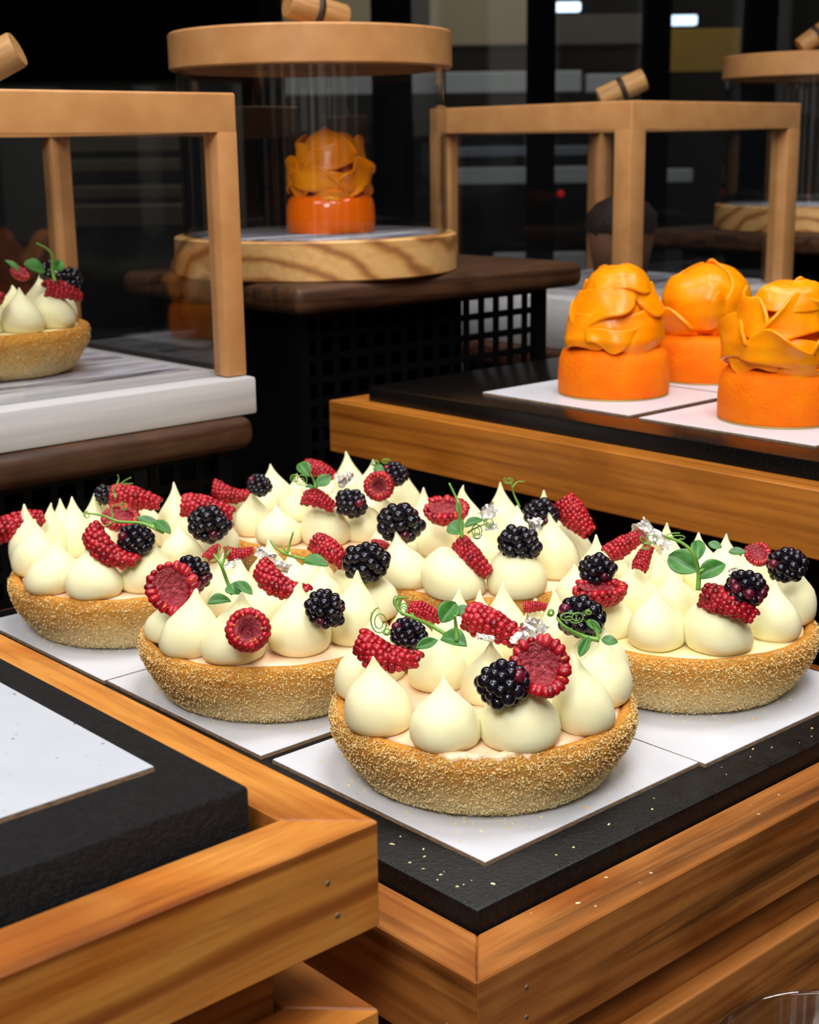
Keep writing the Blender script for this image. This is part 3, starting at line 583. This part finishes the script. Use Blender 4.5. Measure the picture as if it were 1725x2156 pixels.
def berry_cut(seed):
    r = random.Random(seed); mb = MB(); n = 22
    def out(a): return (.47 * cos(a) * (1 - .14 * cos(a)), .40 * sin(a) * (1 - .26 * cos(a)))
    for k in range(n):                                              # the cut rim, seeds showing
        a = 2 * pi * k / n + .06 * r.uniform(-1, 1)
        if abs(a - pi) < .3: continue                               # notch of the heart
        x, y = out(a); d = r.uniform(.072, .088)
        mb.ball((x * .88, y * .88, .02 * r.uniform(-1, 2)), (d * 1.35, d * .95, d * .8), 0, min(1, max(0, r.gauss(.4, .25))), ICO2, Matrix.Rotation(a, 3, 'Z'))
        if k % 3 == 0: mb.ball((x * .84, y * .84, .075), (.038, .022, .014), 2, .5, ICO1, Matrix.Rotation(a, 3, 'Z'))
    for ring, (q, z, m) in enumerate(((.92, -.07, 20), (.80, -.16, 17), (.62, -.23, 13), (.36, -.28, 8))):
        for k in range(m):
            a = 2 * pi * (k + .5 * ring) / m; x, y = out(a); drupe(mb, (x * q, y * q, z), (x, y, -.2 - .25 * ring), r.uniform(.070, .084), min(1, max(0, r.gauss(.4, .22))))
    def bowl(u, v):
        a = 2 * pi * u; x, y = out(a); q = .82 * v; return (x * q, y * q, -.11 + .16 * v * v + .022 * noise.noise(Vector((x * q * 11, y * q * 11, seed))))
    mb.grid(bowl, 32, 10, 1)
    return mb.mesh('raspberry', [RASP, RASP_IN, SEED])
def berry_cup(seed, closed=False):
    """whole raspberry; the open hollow looks along +Z"""
    r = random.Random(seed); mb = MB(); rows = 8
    for i in range(rows):
        t = i / (rows - 1); z = .30 - .68 * t; R = .38 * (1 - .74 * t ** 2.0); n = max(4, int(round(2 * pi * R / .125)))
        for k in range(n):
            a = 2 * pi * (k + .5 * (i % 2)) / n; R2 = R * (1.0 if i else .88)
            drupe(mb, (R2 * cos(a), R2 * sin(a), z), (cos(a), sin(a), .9 if i == 0 else .1 - .8 * t), r.uniform(.074, .09), min(1, max(0, r.gauss(.42, .22))))
            if i == 0 and k % 3 == 0 and not closed: mb.ball((R2 * .8 * cos(a), R2 * .8 * sin(a), z + .07), (.04, .022, .02), 2, .5, ICO1, Matrix.Rotation(a, 3, 'Z'))
    drupe(mb, (0, 0, -.40), (0, 0, -1), .11, .4)
    mb.lathe([(.0, -.36), (.12, -.32), (.24, -.15), (.33, .10), (.345, .27), (.27, .33), (.20, .28), (.14, .05), (.0, -.08)], 24, 1, False)
    return mb.mesh('raspberry', [RASP, RASP_IN, SEED])
def berry_black(seed):
    r = random.Random(seed); mb = MB(); n = 36; g = pi * (3 - sqrt(5)); red = r.choice([.04, .10, .22])
    mb.ball((0, 0, 0), (.36, .31, .29), 0, .2, ICO2)
    for k in range(n):
        z = 1 - 2 * (k + .5) / n; q = sqrt(1 - z * z); a = g * k + .25 * r.uniform(-1, 1)
        d = Vector((z, q * cos(a), q * sin(a))); p = Vector((d.x * .405, d.y * .345, d.z * .325)) * r.uniform(.95, 1.05)
        mb.ball(p, .127 * r.uniform(.84, 1.16), 0, r.uniform(.8, 1) if r.random() < red else r.uniform(0, .6), ICO3 if True else ICO2)
    return mb.mesh('blackberry', BLACKB)
KIT = {'h': [berry_half(s, arc, b, w, ft) for s, arc, b, w, ft in ((1, 100, .35, .15, .23), (2, 105, .6, -.1, .25), (3, 110, .25, .25, .22), (4, 95, .7, .1, .26))],
       'u': [berry_half(5, 105, .2, .85, .20), berry_half(6, 105, .35, .65, .22)],
       'c': [berry_cut(s) for s in (11, 12)], 'w': [berry_cup(21)], 'f': [berry_half(31, 178, .10, .1, .30)],
       'b': [berry_black(s) for s in (41, 42, 43, 44, 47)]}

# ---- greens and foil
def leaf_mesh(L, W, seed):
    r = random.Random(seed); fold = r.uniform(.15, .5); curl = r.uniform(-.35, .35)
    def fn(u, v):
        x = -.5 + u; w = (sin(pi * min(1, u * 1.02)) ** .62) * (1 - .25 * (u - .35) ** 2) * (1 if 0 < u < 1 else .04); y = (v - .5) * w
        return (x * L, y * W, W * (fold * abs(v - .5) * w * 1.6) + L * curl * (x * x) + L * .03 * sin(7 * u + seed) * (v - .5))
    me = MB().grid(fn, 14, 8).mesh('leaf', LEAF); return me
def curl_points(w, h, seed):
    r = random.Random(seed); turns = r.uniform(1.4, 2.3); a0 = r.uniform(0, 6.28); pts = []
    for k in range(42):
        t = k / 41; a = a0 + 2 * pi * turns * t; q = 1 - .72 * t
        pts.append(RTH * (w * .5 * q * cos(a)) + Vector((0, 0, h * .5 * q * sin(a))) - FW * (t - .5) * w * .35)
    return pts
def foil_mesh(L, W, seed):
    r = random.Random(seed)
    def fn(u, v):
        p = Vector((u * 3 + seed, v * 3, 0)); k = noise.noise(p) ; k2 = noise.noise(p * 2.3 + Vector((5, 5, 5)))
        edge = 1 + .30 * noise.noise(Vector((u * 4 + seed, v * 4, 3)))
        return ((u - .5) * L * edge + .12 * L * k2, (v - .5) * W * edge + .15 * W * k, .34 * W * k + .30 * W * k2 + .25 * W * sin(9 * v + seed))
    return MB().grid(fn, 13, 9).mesh('silver_leaf', FOIL, smooth=False)

def make_tart(key, label, loc, rz=0.0, crumbs=2200, filling=FILLING, group=None, seed=0):
    t = thing('berry_tart', label, 'tart', loc, rz, group)
    c = put('crust', crust_mesh(seed), t)
    k = put('crumb_coating', crumb_mesh(seed, crumbs), c); k['kind'] = 'stuff'
    MB().lathe([(0, 0), (.0438, 0), (.0444, .0013), (.0436, .0026), (.030, .0031), (0, .0034)], 90, 0, False,
               lambda p, a, i: (p[0] * (1 + .012 * sin(5 * a + seed) + .008 * sin(13 * a)), p[1] * (1 + .012 * sin(5 * a + seed) + .008 * sin(13 * a)), p[2] + .0003 * sin(9 * a + i))).build('filling', filling, t, loc=(0, 0, .0205))
    for i, (x, y, R, dx, dy, h, fl) in enumerate(DOLLOPS[key]):
        put('cream_dollop', dollop_mesh(R * U * 1.03, dx * U, dy * U, h * U, fl, seed * 100 + i), t, (x * U, y * U, .0226))
    for i, (kind, x, y, z, S, qw, qx, qy, qz) in enumerate(BERRIES[key]):
        me = KIT[kind][(i * 3 + seed) % len(KIT[kind])]
        q = Quaternion((qw, qx, qy, qz)); s = S * U * (1.04 if kind != 'b' else .93)
        put('blackberry' if kind == 'b' else 'raspberry', me, t, (x * U, y * U, z * U - ZC), q, s)
    g = GREENS[key]
    shoots = []                                                     # stems that touch are one shoot
    for w, pts in g['stems']:
        P = catmull([[q * U for q in p] for p in pts])
        for sh in shoots:
            if min((P[0] - q).length for _, Q in sh for q in Q) < .0018: sh.append((w, P)); break
        else: shoots.append([(w, P)])
    objs = []
    for sh in shoots:
        mb = MB()
        for w, P in sh: mb.tube(P, w * .0006, w * .0003, 7)
        objs.append((mb.build('pea_shoot', STEM, t, loc=(0, 0, -ZC)), [q for _, Q in sh for q in Q]))
    near = lambda x, y, z: min(objs, key=lambda o: min((Vector((x, y, z)) * U - q).length for q in o[1]))[0]
    for i, (x, y, z, w, h) in enumerate(g['curls']):
        MB().tube(curl_points(w * U, h * U, seed * 50 + i), .00026, .00018, 5).build('tendril', STEM, near(x, y, z), loc=(x * U, y * U, z * U))
    for i, (x, y, z, L, W, qw, qx, qy, qz) in enumerate(g['leaves']):
        l = put('leaf', leaf_mesh(L * U, W * U, seed * 20 + i), near(x, y, z), (x * U, y * U, z * U), Quaternion((qw, qx, qy, qz)))
        m = l.modifiers.new('thick', 'SOLIDIFY'); m.thickness = .0003
    for i, (x, y, z, L, W, qw, qx, qy, qz) in enumerate(g['silver']):
        put('silver_leaf', foil_mesh(L * U, W * U, seed * 9 + i), t, (x * U, y * U, z * U - ZC), Quaternion((qw, qx, qy, qz)))
    return t
TC = {'F': (0.3133, 0.3147), 'R': (0.4258, 0.32), 'M': (0.3085, 0.4217), 'L': (0.3108, 0.5288), 'B': (0.4215, 0.4225), 'C': (0.418, 0.527)}
SMEAR = [(-2.62, .0463, .0016), (-2.50, .0470, .0024), (-2.40, .0478, .0030), (-2.30, .0473, .0026), (-2.22, .0466, .0018)]
YELLOW = plain('lemon_filling', srgb(250, 232, 176), .35)
TARTS = 'round tarts topped with piped cream and berries on the big tray'
make_tart('F', 'nearest berry tart at the front corner of the big tray', (*TC['F'], ZC), 0, 15000, FILLING, TARTS, 1)
make_tart('R', 'right-hand berry tart with upright pea shoot leaves, cut by the photo edge', (*TC['R'], ZC), 0, 11000, YELLOW, TARTS, 2)
make_tart('M', 'middle left berry tart with a heart-shaped raspberry, left of the nearest tart', (*TC['M'], ZC), 0, 11000, FILLING, TARTS, 3)
make_tart('L', 'leftmost berry tart on the big tray, in front of the square glass case', (*TC['L'], ZC), 0, 8000, FILLING, TARTS, 4)
make_tart('B', 'centre berry tart behind the nearest one, with a whole raspberry at its right edge', (*TC['B'], ZC), 0, 4000, FILLING, TARTS, 5)
make_tart('C', 'rearmost berry tart, just left of the tray of mango cakes', (*TC['C'], ZC), 0, 4000, FILLING, TARTS, 6)

# ---- crumbs fallen on cards, slab and frame
r = random.Random(99); mb = MB()
def crumb(x, y, z, s, tone):
    a = r.uniform(0, pi); L = s * r.uniform(.6, 1.5); W = s * r.uniform(.35, .8); d = Vector((cos(a), sin(a), r.uniform(-.05, .05))); w = Vector((-sin(a), cos(a), 0)); P = Vector((x, y, z + .00005)); up = Vector((0, 0, s * .35))
    v = [P - d * L / 2 - w * W / 3, P - d * L / 2 + w * W / 2, P + d * L / 2 + w * W / 3, P + d * L / 2 - w * W / 2, P + up]
    mb.add(v, [[0, 1, 4], [1, 2, 4], [2, 3, 4], [3, 0, 4]], 0, tone)
for key in TC:
    cx_, cy_ = TC[key]
    for k in range(190 if key in 'FRM' else 110):
        a = r.uniform(0, 2 * pi); q = .039 + abs(r.gauss(0, .0065)); x, y = cx_ + q * cos(a), cy_ + q * sin(a)
        if .268 < x < .466 and .268 < y < .57: crumb(x, y, ZC, r.uniform(.0004, .0012), r.uniform(.2, 1))
for k in range(13): crumb(r.uniform(.251, .262), r.uniform(.258, .30), 0, r.uniform(.0005, .0012), r.uniform(.7, 1))
for k in range(16): crumb(r.uniform(.27, .46), r.uniform(.253, .263), 0, r.uniform(.0004, .0011), r.uniform(.5, 1))
for k in range(14): crumb(r.uniform(.26, .46), r.uniform(.235, .249), -.0064, r.uniform(.0004, .0010), r.uniform(.6, 1))
o = mb.build('pastry_crumbs', CRUMB, None, smooth=False); tag(o, 'loose pastry crumbs scattered around the tarts on cards and black slab', 'crumbs', kind='stuff')

# ================================================================== mango cakes
MOUND = [(0, .0205), (.15, .0238), (.32, .0232), (.5, .0205), (.66, .0178), (.8, .0158), (.9, .0132), (.96, .0095), (1.0, .004)]
BALL = [(0, .0140), (.15, .0178), (.35, .0208), (.55, .0212), (.72, .0188), (.86, .0140), (.95, .0085), (1.0, .003)]
def prof_at(P, t):
    t = min(1, max(0, t))
    for (a, ra), (b, rb) in zip(P[:-1], P[1:]):
        if t <= b: return ra + (rb - ra) * (t - a) / (b - a)
    return P[-1][1]
def drape(P, H, zb, a0, span, t0, t1, off, flare, fold, seed, nf=3.0, slant=0.0, nu=34, nv=14):
    """a soft fruit slice laid over the mound from height t0 (tucked in) to its free edge at t1"""
    r = random.Random(seed); p1, p2, p3 = (r.uniform(0, 6.28) for _ in range(3))
    def fn(u, v):
        e = max(0.0, sin(pi * u)) ** .45; a = a0 + span * (u - .5) * (1 - .12 * v * v)
        tt = t0 + (t1 - t0) * v * (.35 + .65 * e) + slant * (u - .5) + .05 * sin(3 * u * pi + p1) * v
        R = prof_at(P, tt) + off * (.2 + .8 * e) + flare * v ** 2.2 * (.6 + .4 * sin(2.2 * pi * u + p3)) + fold * sin(nf * pi * u + p2) * v ** 1.2 * e
        z = zb + H * tt + .0008 * sin(7 * u + p1)
        w = .0010 * noise.noise(Vector((cos(a) * 2.5 + seed, sin(a) * 2.5, z * 90)))
        return ((R + w) * cos(a), (R + w) * sin(a), z)
    return MB().grid(fn, nu, nv).mesh('mango_slice', MANGO)
def mound_core(P, H, q): return [(0, 0)] + [(r_ * q, t * H) for t, r_ in P] + [(0, H)]
def mango_cake(label, loc, seed, style=0, glaze=False, disc=True, sc=1.0):
    t = thing('mango_cake', label, 'cake', loc, 0, 'small orange cakes topped with mango slices'); z = 0.0
    if disc: MB().lathe([(0, 0), (.0285, 0), (.0285, .0009), (0, .0009)], 48, 0, False).build('cake_disc', GOLD, t); z = .0009
    MB().lathe([(0, 0), (.0282, 0), (.0288, .0008), (.0289, .0100), (.0284, .0170), (.0270, .0212), (.0244, .0236), (.020, .0245), (0, .0245)], 72, 0, False,
               lambda p, a, i: (p[0] * (1 + .006 * sin(3 * a + seed)), p[1] * (1 + .006 * sin(3 * a + seed)), p[2])).build('cake_base', GLAZE if glaze else SPONGE, t, loc=(0, 0, z))
    r = random.Random(seed); zb = .0225 + z
    def slice_(me):
        o = put('mango_slice', me, t); m = o.modifiers.new('thick', 'SOLIDIFY'); m.thickness = .0019; m.offset = 0
        s = o.modifiers.new('soft', 'SUBSURF'); s.levels = 1; s.render_levels = 1
    cam_az = radians(48.0780) + pi                                     # the side of the cake that faces the shopper
    core = lambda P, H, q: MB().lathe(mound_core(P, H, q), 48, 0, False, lambda p, a, i: (p[0] * (1 + .03 * sin(3 * a + i * .7)), p[1] * (1 + .03 * sin(2 * a + i)), p[2])).build('mango_slice', MANGO, t, loc=(0, 0, zb))
    S = lambda P, H, *k: slice_(drape(P, H, zb, *k))
    if style == 0:      # tall draped mound
        P, H = MOUND, .0425; core(P, H, .97); c0 = cam_az
        S(P, H, c0 + .5, 1.9, .50, -.06, .0012, .0030, .0012, seed * 10 + 1, 2.5, .12)
        S(P, H, c0 - 1.0, 1.8, .46, .02, .0012, .0034, .0014, seed * 10 + 2, 3.0, -.06)
        S(P, H, c0 + 2.2, 2.0, .45, .02, .0010, .0030, .0012, seed * 10 + 3)
        S(P, H, c0 - 2.4, 2.0, .45, .02, .0010, .0030, .0012, seed * 10 + 4)
        S(P, H, c0 - .2, 1.3, .30, .06, .0022, .0030, .0018, seed * 10 + 5, 4.0, .05)
        S(P, H, c0 - .55, 2.1, .80, .34, .0014, .0036, .0010, seed * 10 + 6, 2.0, .22)
        S(P, H, c0 + 1.3, 2.0, .80, .40, .0014, .0026, .0012, seed * 10 + 7, 2.0, -.10)
        S(P, H, c0 + 3.0, 2.4, .80, .40, .0012, .0026, .0010, seed * 10 + 8)
        S(P, H, c0 + .3, 2.6, .99, .70, .0012, .0020, .0010, seed * 10 + 9, 2.0, .06)
        S(P, H, c0 + 2.6, 2.8, .99, .72, .0010, .0018, .0010, seed * 10 + 10)
    elif style == 1:    # closed rose, one slice falling forward
        P, H = BALL, .0390; core(P, H, .93); c0 = cam_az
        for k in range(4): S(P, H, c0 + .2 + k * 1.57, 2.2, .05, .80 + .06 * (k % 2), .0008, -.0010, .0010, seed * 10 + k, 2.0, .04)
        for k in range(3): S(P, H, c0 - .9 + k * 2.1, 2.4, .10, .95, .0022 + .0005 * k, -.0012, .0010, seed * 10 + 8 + k, 2.0, .10)
        S(P, H, c0 + 2.6, 3.0, .30, 1.0, .0030, .0004, .0008, seed * 10 + 14)
        S(P, H, c0 + .1, .9, .15, .62, .0034, -.0004, .0016, seed * 10 + 15, 3.0)
        S(P, H, c0 - 1.25, 1.7, .02, .40, .0068, .0085, .0016, seed * 10 + 16, 2.0, .06)
        S(P, H, c0 + .9, 1.5, .30, -.04, .0040, .0030, .0014, seed * 10 + 17, 2.0)
    else:               # loose ribbons
        P, H = MOUND, .0410; core(P, H, .84); c0 = cam_az
        for k in range(5): S(P, H, c0 - .7 + k * 1.26, 1.5, .36, .02 + .03 * (k % 2), .0006, .0044, .0022, seed * 10 + k, 3.0, .08 * (-1) ** k)
        S(P, H, c0 - .35, 1.6, .10, .46, .0040, .0062, .0026, seed * 10 + 8, 2.0, -.20)
        S(P, H, c0 + .9, 1.5, .14, .56, .0034, .0058, .0024, seed * 10 + 9, 2.0, .18)
        S(P, H, c0 - 1.6, 1.6, .12, .60, .0030, .0054, .0020, seed * 10 + 10, 2.4, .14)
        S(P, H, c0 + 2.6, 2.2, .14, .62, .0030, .0050, .0020, seed * 10 + 11, 2.4)
        S(P, H, c0 + .1, 1.8, .42, .86, .0022, .0052, .0022, seed * 10 + 12, 2.2, .22)
        S(P, H, c0 - 1.3, 1.7, .44, .90, .0020, .0046, .0022, seed * 10 + 13, 2.2, -.16)
        S(P, H, c0 + 1.9, 2.0, .44, .92, .0020, .0044, .0022, seed * 10 + 14, 2.2)
        S(P, H, c0 + .2, 2.8, .70, 1.02, .0030, .0020, .0016, seed * 10 + 15, 2.0)
        S(P, H, c0 + .15, 1.0, .10, -.10, .0046, .0020, .0010, seed * 10 + 16, 1.5)
    if sc != 1.0: t.scale = (sc,) * 3
    return t
mango_cake('orange mango cake with a tall draped mound, leftmost on the narrow tray', (.5835, .4885, .0728), 1, 0, sc=1.0)
mango_cake('orange mango cake at the rear with a rose of mango slices', (.6570, .4860, .0728), 2, 1, sc=1.0)
mango_cake('orange mango cake nearest the right photo edge, with loose mango ribbons', (.5805, .3850, .0728), 3, 2, sc=1.0)

# ================================================================== display cases
def peg(t, c, az, tilt, L=.040, R=.0090):
    c = (c[0], c[1], c[2] + R * cos(tilt) + L / 2 * sin(tilt))
    q = Quaternion((0, 0, 1), az) @ Quaternion((0, 1, 0), pi / 2 - tilt)
    h = MB().lathe([(0, -L / 2), (R * .93, -L / 2), (R, -L / 2 + .0012), (R * 1.03, 0), (R, L / 2 - .0012), (R * .93, L / 2), (0, L / 2)], 32, 0, False).build('handle', PEG_WOOD, t, loc=c, quat=q)
    smooth_by_angle(h, 40)
    s = MB().lathe([(R * .98, -.0022), (R * 1.10, -.0022), (R * 1.10, .0022), (R * .98, .0022)], 32, 0, False).build('strap', LEATHER, h)
    return h
def square_lid(label, x0, x1, y0, y1, z0, z1, w, rail, peg_az, peg_tilt=.5, pegpos=(0, 0)):
    """open-bottomed case: solid-topped frame on four posts, clear sides"""
    t = thing('glass_case', label, 'case', ((x0 + x1) / 2, (y0 + y1) / 2, z0)); hx, hy, H = (x1 - x0) / 2, (y1 - y0) / 2, z1 - z0
    bm = bmesh.new(); sg = ((-1, -1), (1, -1), (1, 1), (-1, 1)); b_ = .0014
    O0 = [bm.verts.new((sx * hx, sy * hy, H - rail)) for sx, sy in sg]; O1 = [bm.verts.new((sx * hx, sy * hy, H)) for sx, sy in sg]
    I0 = [bm.verts.new((sx * (hx - w), sy * (hy - w), H - rail)) for sx, sy in sg]; I1 = [bm.verts.new((sx * (hx - w), sy * (hy - w), H)) for sx, sy in sg]
    for k in range(4):
        l = (k + 1) % 4
        for q in ((O0[k], O0[l], O1[l], O1[k]), (O1[k], O1[l], I1[l], I1[k]), (I1[k], I1[l], I0[l], I0[k]), (I0[k], I0[l], O0[l], O0[k])): bm.faces.new(q)
    ed = [e for e in bm.edges if all(v in O1 for v in e.verts) or (any(v in O1 for v in e.verts) and any(v in O0 for v in e.verts))]
    bmesh.ops.bevel(bm, geom=ed, offset=b_, segments=3, affect='EDGES', profile=.5); bm.verts.index_update()
    f = MB().add([v.co[:] for v in bm.verts], [[v.index for v in q.verts] for q in bm.faces]).build('top_frame', TAN, t); bm.free(); smooth_by_angle(f)
    for sx in (-1, 1):
        for sy in (-1, 1):
            xa, ya = sx * hx, sy * hy
            p = MB().box(min(xa, xa - sx * w), max(xa, xa - sx * w), min(ya, ya - sy * w), max(ya, ya - sy * w), 0, H - rail + .001, 0, .0010).build('post', TAN, t); smooth_by_angle(p)
    MB().box(-hx + w * .5, hx - w * .5, -hy + w * .5, hy - w * .5, H - .006, H - .003).build('top_pane', ACRYLIC, t, smooth=False)
    i = w * .55
    for (a, b, c, d) in ((-hx + w, hx - w, -hy + i, -hy + i + .0015), (-hx + w, hx - w, hy - i - .0015, hy - i), (-hx + i, -hx + i + .0015, -hy + w, hy - w), (hx - i - .0015, hx - i, -hy + w, hy - w)):
        MB().box(a, b, c, d, .0005, H - rail).build('glass_pane', ACRYLIC, t, smooth=False)
    peg(t, (pegpos[0], pegpos[1], H - .003), peg_az, peg_tilt)
    return t
def square_base(label, x0, x1, y0, y1, z0, z1, inset=.010, lip=.003):
    t = thing('display_plinth', label, 'base', ((x0 + x1) / 2, (y0 + y1) / 2, z0)); hx, hy, H = (x1 - x0) / 2, (y1 - y0) / 2, z1 - z0
    o = MB().box(-hx, hx, -hy, hy, 0, H, 0, .0014).build('base_block', WHITE, t); smooth_by_angle(o)
    k = hx - inset; l = hy - inset
    o = MB().box(-k, k, -l, l, H - .001, H + lip, 0, .0006).build('raised_panel', WHITE, t); smooth_by_angle(o)
    MB().box(-k + .006, k - .006, -l + .010, l - .006, H + lip - .0004, H + lip + .0002).build('weathered_top', WEATHERED, t, smooth=False)
    return t
def board(label, x0, x1, y0, y1, z0, z1, bev=.006):
    c = ((x0 + x1) / 2, (y0 + y1) / 2, z0)
    o = MB().box(x0 - c[0], x1 - c[0], y0 - c[1], y1 - c[1], 0, z1 - z0, 0, bev, 4).build('serving_board', WALNUT, None, loc=c); smooth_by_angle(o, 50)
    return tag(o, label, 'board')
def crate(label, x0, x1, y0, y1, z0, z1, cell=.0135, bar=.0042):
    t = thing('black_crate', label, 'crate', ((x0 + x1) / 2, (y0 + y1) / 2, z0)); hx, hy, H = (x1 - x0) / 2, (y1 - y0) / 2, z1 - z0
    def lattice(L, filled=0.0, low=.52):
        mb = MB(); n_ = 1 if 0 < filled < 1 else max(2, int(L / cell)); st = L / n_; solid = H * low
        mb.box(-L / 2, L / 2, -.0012, .0012, 0, solid); mb.box(-L / 2, L / 2, -.0012, .0012, H - .004, H)
        if filled > 0: mb.box(L / 2 - L * filled, L / 2, -.0012, .0012, solid, H - .004)
        z = solid + cell
        while z < H - .006 and n_ > 1: mb.box(-L / 2, L / 2, -.0011, .0011, z - bar / 2, z + bar / 2); z += cell
        for k in range(n_ + 1): x = -L / 2 + k * st; mb.box(x - bar / 2, x + bar / 2, -.0010, .0010, solid, H - .003)
        return mb
    for (L, loc, rz, fl) in ((2 * hx, (0, -hy, 0), 0, 0), (2 * hx, (0, hy, 0), pi, 1), (2 * hy, (-hx, 0, 0), -pi / 2, 1), (2 * hy, (hx, 0, 0), pi / 2, .5)):
        o = lattice(L, fl).build('crate_side', BLACK, t, smooth=False, loc=loc); o.rotation_euler = (0, 0, rz)
    for sx in (-1, 1):
        for sy in (-1, 1): MB().box(sx * hx - .004, sx * hx + .004, sy * hy - .004, sy * hy + .004, 0, H).build('corner_post', BLACK, t, smooth=False)
    return t
def round_base(label, c, R, H):
    t = thing('round_plinth', label, 'base', c)
    o = MB().lathe([(0, 0), (R - .001, 0), (R, .001), (R, H - .001), (R - .001, H), (0, H)], 96, 0, False).build('wooden_disc', PALE_WOOD, t); smooth_by_angle(o, 30)
    MB().lathe([(0, H - .0004), (R * .88, H - .0004), (R * .88, H + .0008), (0, H + .0008)], 72, 0, False).build('white_inlay', WEATHERED, t)
    return t
def round_lid(label, c, Rg, Rl, hg, hl, peg_az, peg_tilt, pegpos=(0, 0)):
    t = thing('glass_cloche', label, 'case', c)
    g = MB().lathe([(Rg, 0), (Rg, hg + .002), (Rg - .0018, hg + .002), (Rg - .0018, 0), (Rg, 0)], 96, 0, False).build('glass_cylinder', ACRYLIC, t); smooth_by_angle(g, 30)
    l = MB().lathe([(0, hg + .004), (Rl - .008, hg + .004), (Rl - .007, hg), (Rl - .001, hg), (Rl, hg + .001), (Rl, hg + hl - .0012), (Rl - .0012, hg + hl), (0, hg + hl)], 96, 0, False).build('lid_disc', TAN, t); smooth_by_angle(l, 30)
    peg(t, (pegpos[0], pegpos[1], hg + hl), peg_az, peg_tilt)
    return t

# left square case
board('dark walnut board under the square glass case at the left', .245, .4345, .600, .800, .0490, .0663, .007)
crate('black slotted crate behind the leftmost tart, under the square case board', .255, .420, .614, .790, -.096, .0490)
square_base('white base of the square glass case at the left', .254, .4385, .605, .795, .0663, .0855, .0165, .0032)
square_lid('tan framed square glass case at the left with a berry tart inside', .2595, .4372, .611, .789, .0858, .2262, .0122, .0188, radians(-42), .45)
tt = make_tart('R', 'berry tart inside the square glass case at the left', (.3415, .700, .0890), radians(70), 1400, YELLOW, None, 8)
# round case
board('dark walnut board under the round glass case with the mango cake', .516, .765, .6685, .862, .1045, .1215, .006)
crate('black perforated crate under the board of the round glass case', .533, .742, .690, .845, -.096, .1045)
round_base('pale wooden disc base under the round glass case, in the middle', (.600, .7555, .1215), .0915, .0240)
round_lid('round glass cylinder case with tan lid over the mango cake', (.600, .7555, .1464), .0855, .0893, .1005, .0225, radians(165), .22, (.003, -.003))
mango_cake('glossy orange mango cake inside the round glass case', (.6065, .7480, .1463), 9, 2, True, False, 1.0)
# right square case
square_base('white base of the square glass case on the right, behind the mango cakes', .8426, 1.074, .6923, .9238, .0443, .0841, .0265, .0033)
square_lid('tan framed square glass case on the right, corner turned to the viewer', .8497, 1.0652, .6995, .9149, .0844, .2297, .0166, .0199, radians(-42), .40, (.0044, -.0040))
board('dark walnut board under the right square glass case', .834, 1.088, .684, .937, .0255, .0443, .005)
bs = thing('tray_stand', 'black stand under the right square glass case', 'stand', (.961, .807, -.096)); MB().box(-.09, .09, -.09, .09, 0, .1215, 0, .002).build('stand_body', BLACK, bs, smooth=False)
mf = thing('chocolate_muffin', 'dark chocolate muffin in brown paper inside the right square case', 'muffin', (.9636, .8022, .0876))
MB().lathe([(0, 0), (.021, 0), (.0282, .040), (.0271, .040), (.0, .0376)], 48, 0, False, lambda p, a, i: (p[0] * (1 + .025 * sin(24 * a)), p[1] * (1 + .025 * sin(24 * a)), p[2])).build('paper_cup', PAPER, mf)
MB().lathe([(0, .033), (.0265, .0376), (.0304, .0453), (.0287, .0553), (.021, .0641), (.010, .0691), (0, .0702)], 48, 0, False, lambda p, a, i: (p[0] * (1 + .10 * noise.noise(Vector((cos(a) * 3, sin(a) * 3, i)))), p[1] * (1 + .10 * noise.noise(Vector((cos(a) * 3, sin(a) * 3, i)))), p[2])).build('muffin_top', CHOC, mf)
# far round case at the right edge
board('dark walnut board under the far round case at the right edge', 1.165, 1.43, .70, .96, .0985, .1155, .005)
bs = thing('tray_stand', 'black stand under the far round glass case', 'stand', (1.29, .83, -.096)); MB().box(-.09, .09, -.09, .09, 0, .1945, 0, .002).build('stand_body', BLACK, bs, smooth=False)
round_base('pale wooden disc base of the far round case at the right edge', (1.288, .832, .1155), .0918, .0240)
round_lid('far round glass case with tan lid, cut by the right photo edge', (1.288, .832, .1404), .0855, .0893, .1185, .0215, radians(-42), .6, (.0, .0))

# ------------------------------------------------------------------ glass at the lower right
gl = MB().lathe([(0, 0), (.027, 0), (.0315, .002), (.0345, .073), (.0352, .0745), (.0350, .0757), (.0338, .0762), (.0326, .0752), (.0300, .0045), (.0, .0035)], 80, 0, False).build('glass_tumbler', JAR, None, loc=(.2855, .1600, -.096))
tag(gl, 'clear glass tumbler rim at the lower right corner', 'glass')


# a lick of filling that ran over the front rim of the nearest tart
near_tart = next(o for o in COL.objects if o.get('label', '').startswith('nearest berry tart'))
def smear_fn(u, v):
    a = -2.72 + .72 * u; e = sin(pi * u) ** .6 if 0 < u < 1 else 0
    low = (.10 + .13 * max(0, noise.noise(Vector((u * 7, 2.2, 0))) + .35) + .20 * math.exp(-((u - .90) / .035) ** 2) + .07 * math.exp(-((u - .30) / .10) ** 2)) * (.25 + .75 * e)
    R, z, nr, nz = crust_at(1.10 - (low + .10) * v, a, 1); R += crust_bump(a, z, 1); k = .0007 * (1 - (2 * v - 1) ** 4) + .0004 * noise.noise(Vector((u * 22, v * 6, 1)))
    return ((R + nr * k) * cos(a), (R + nr * k) * sin(a), z + nz * k)
MB().grid(smear_fn, 90, 10).build('filling_smear', FILLING, near_tart)
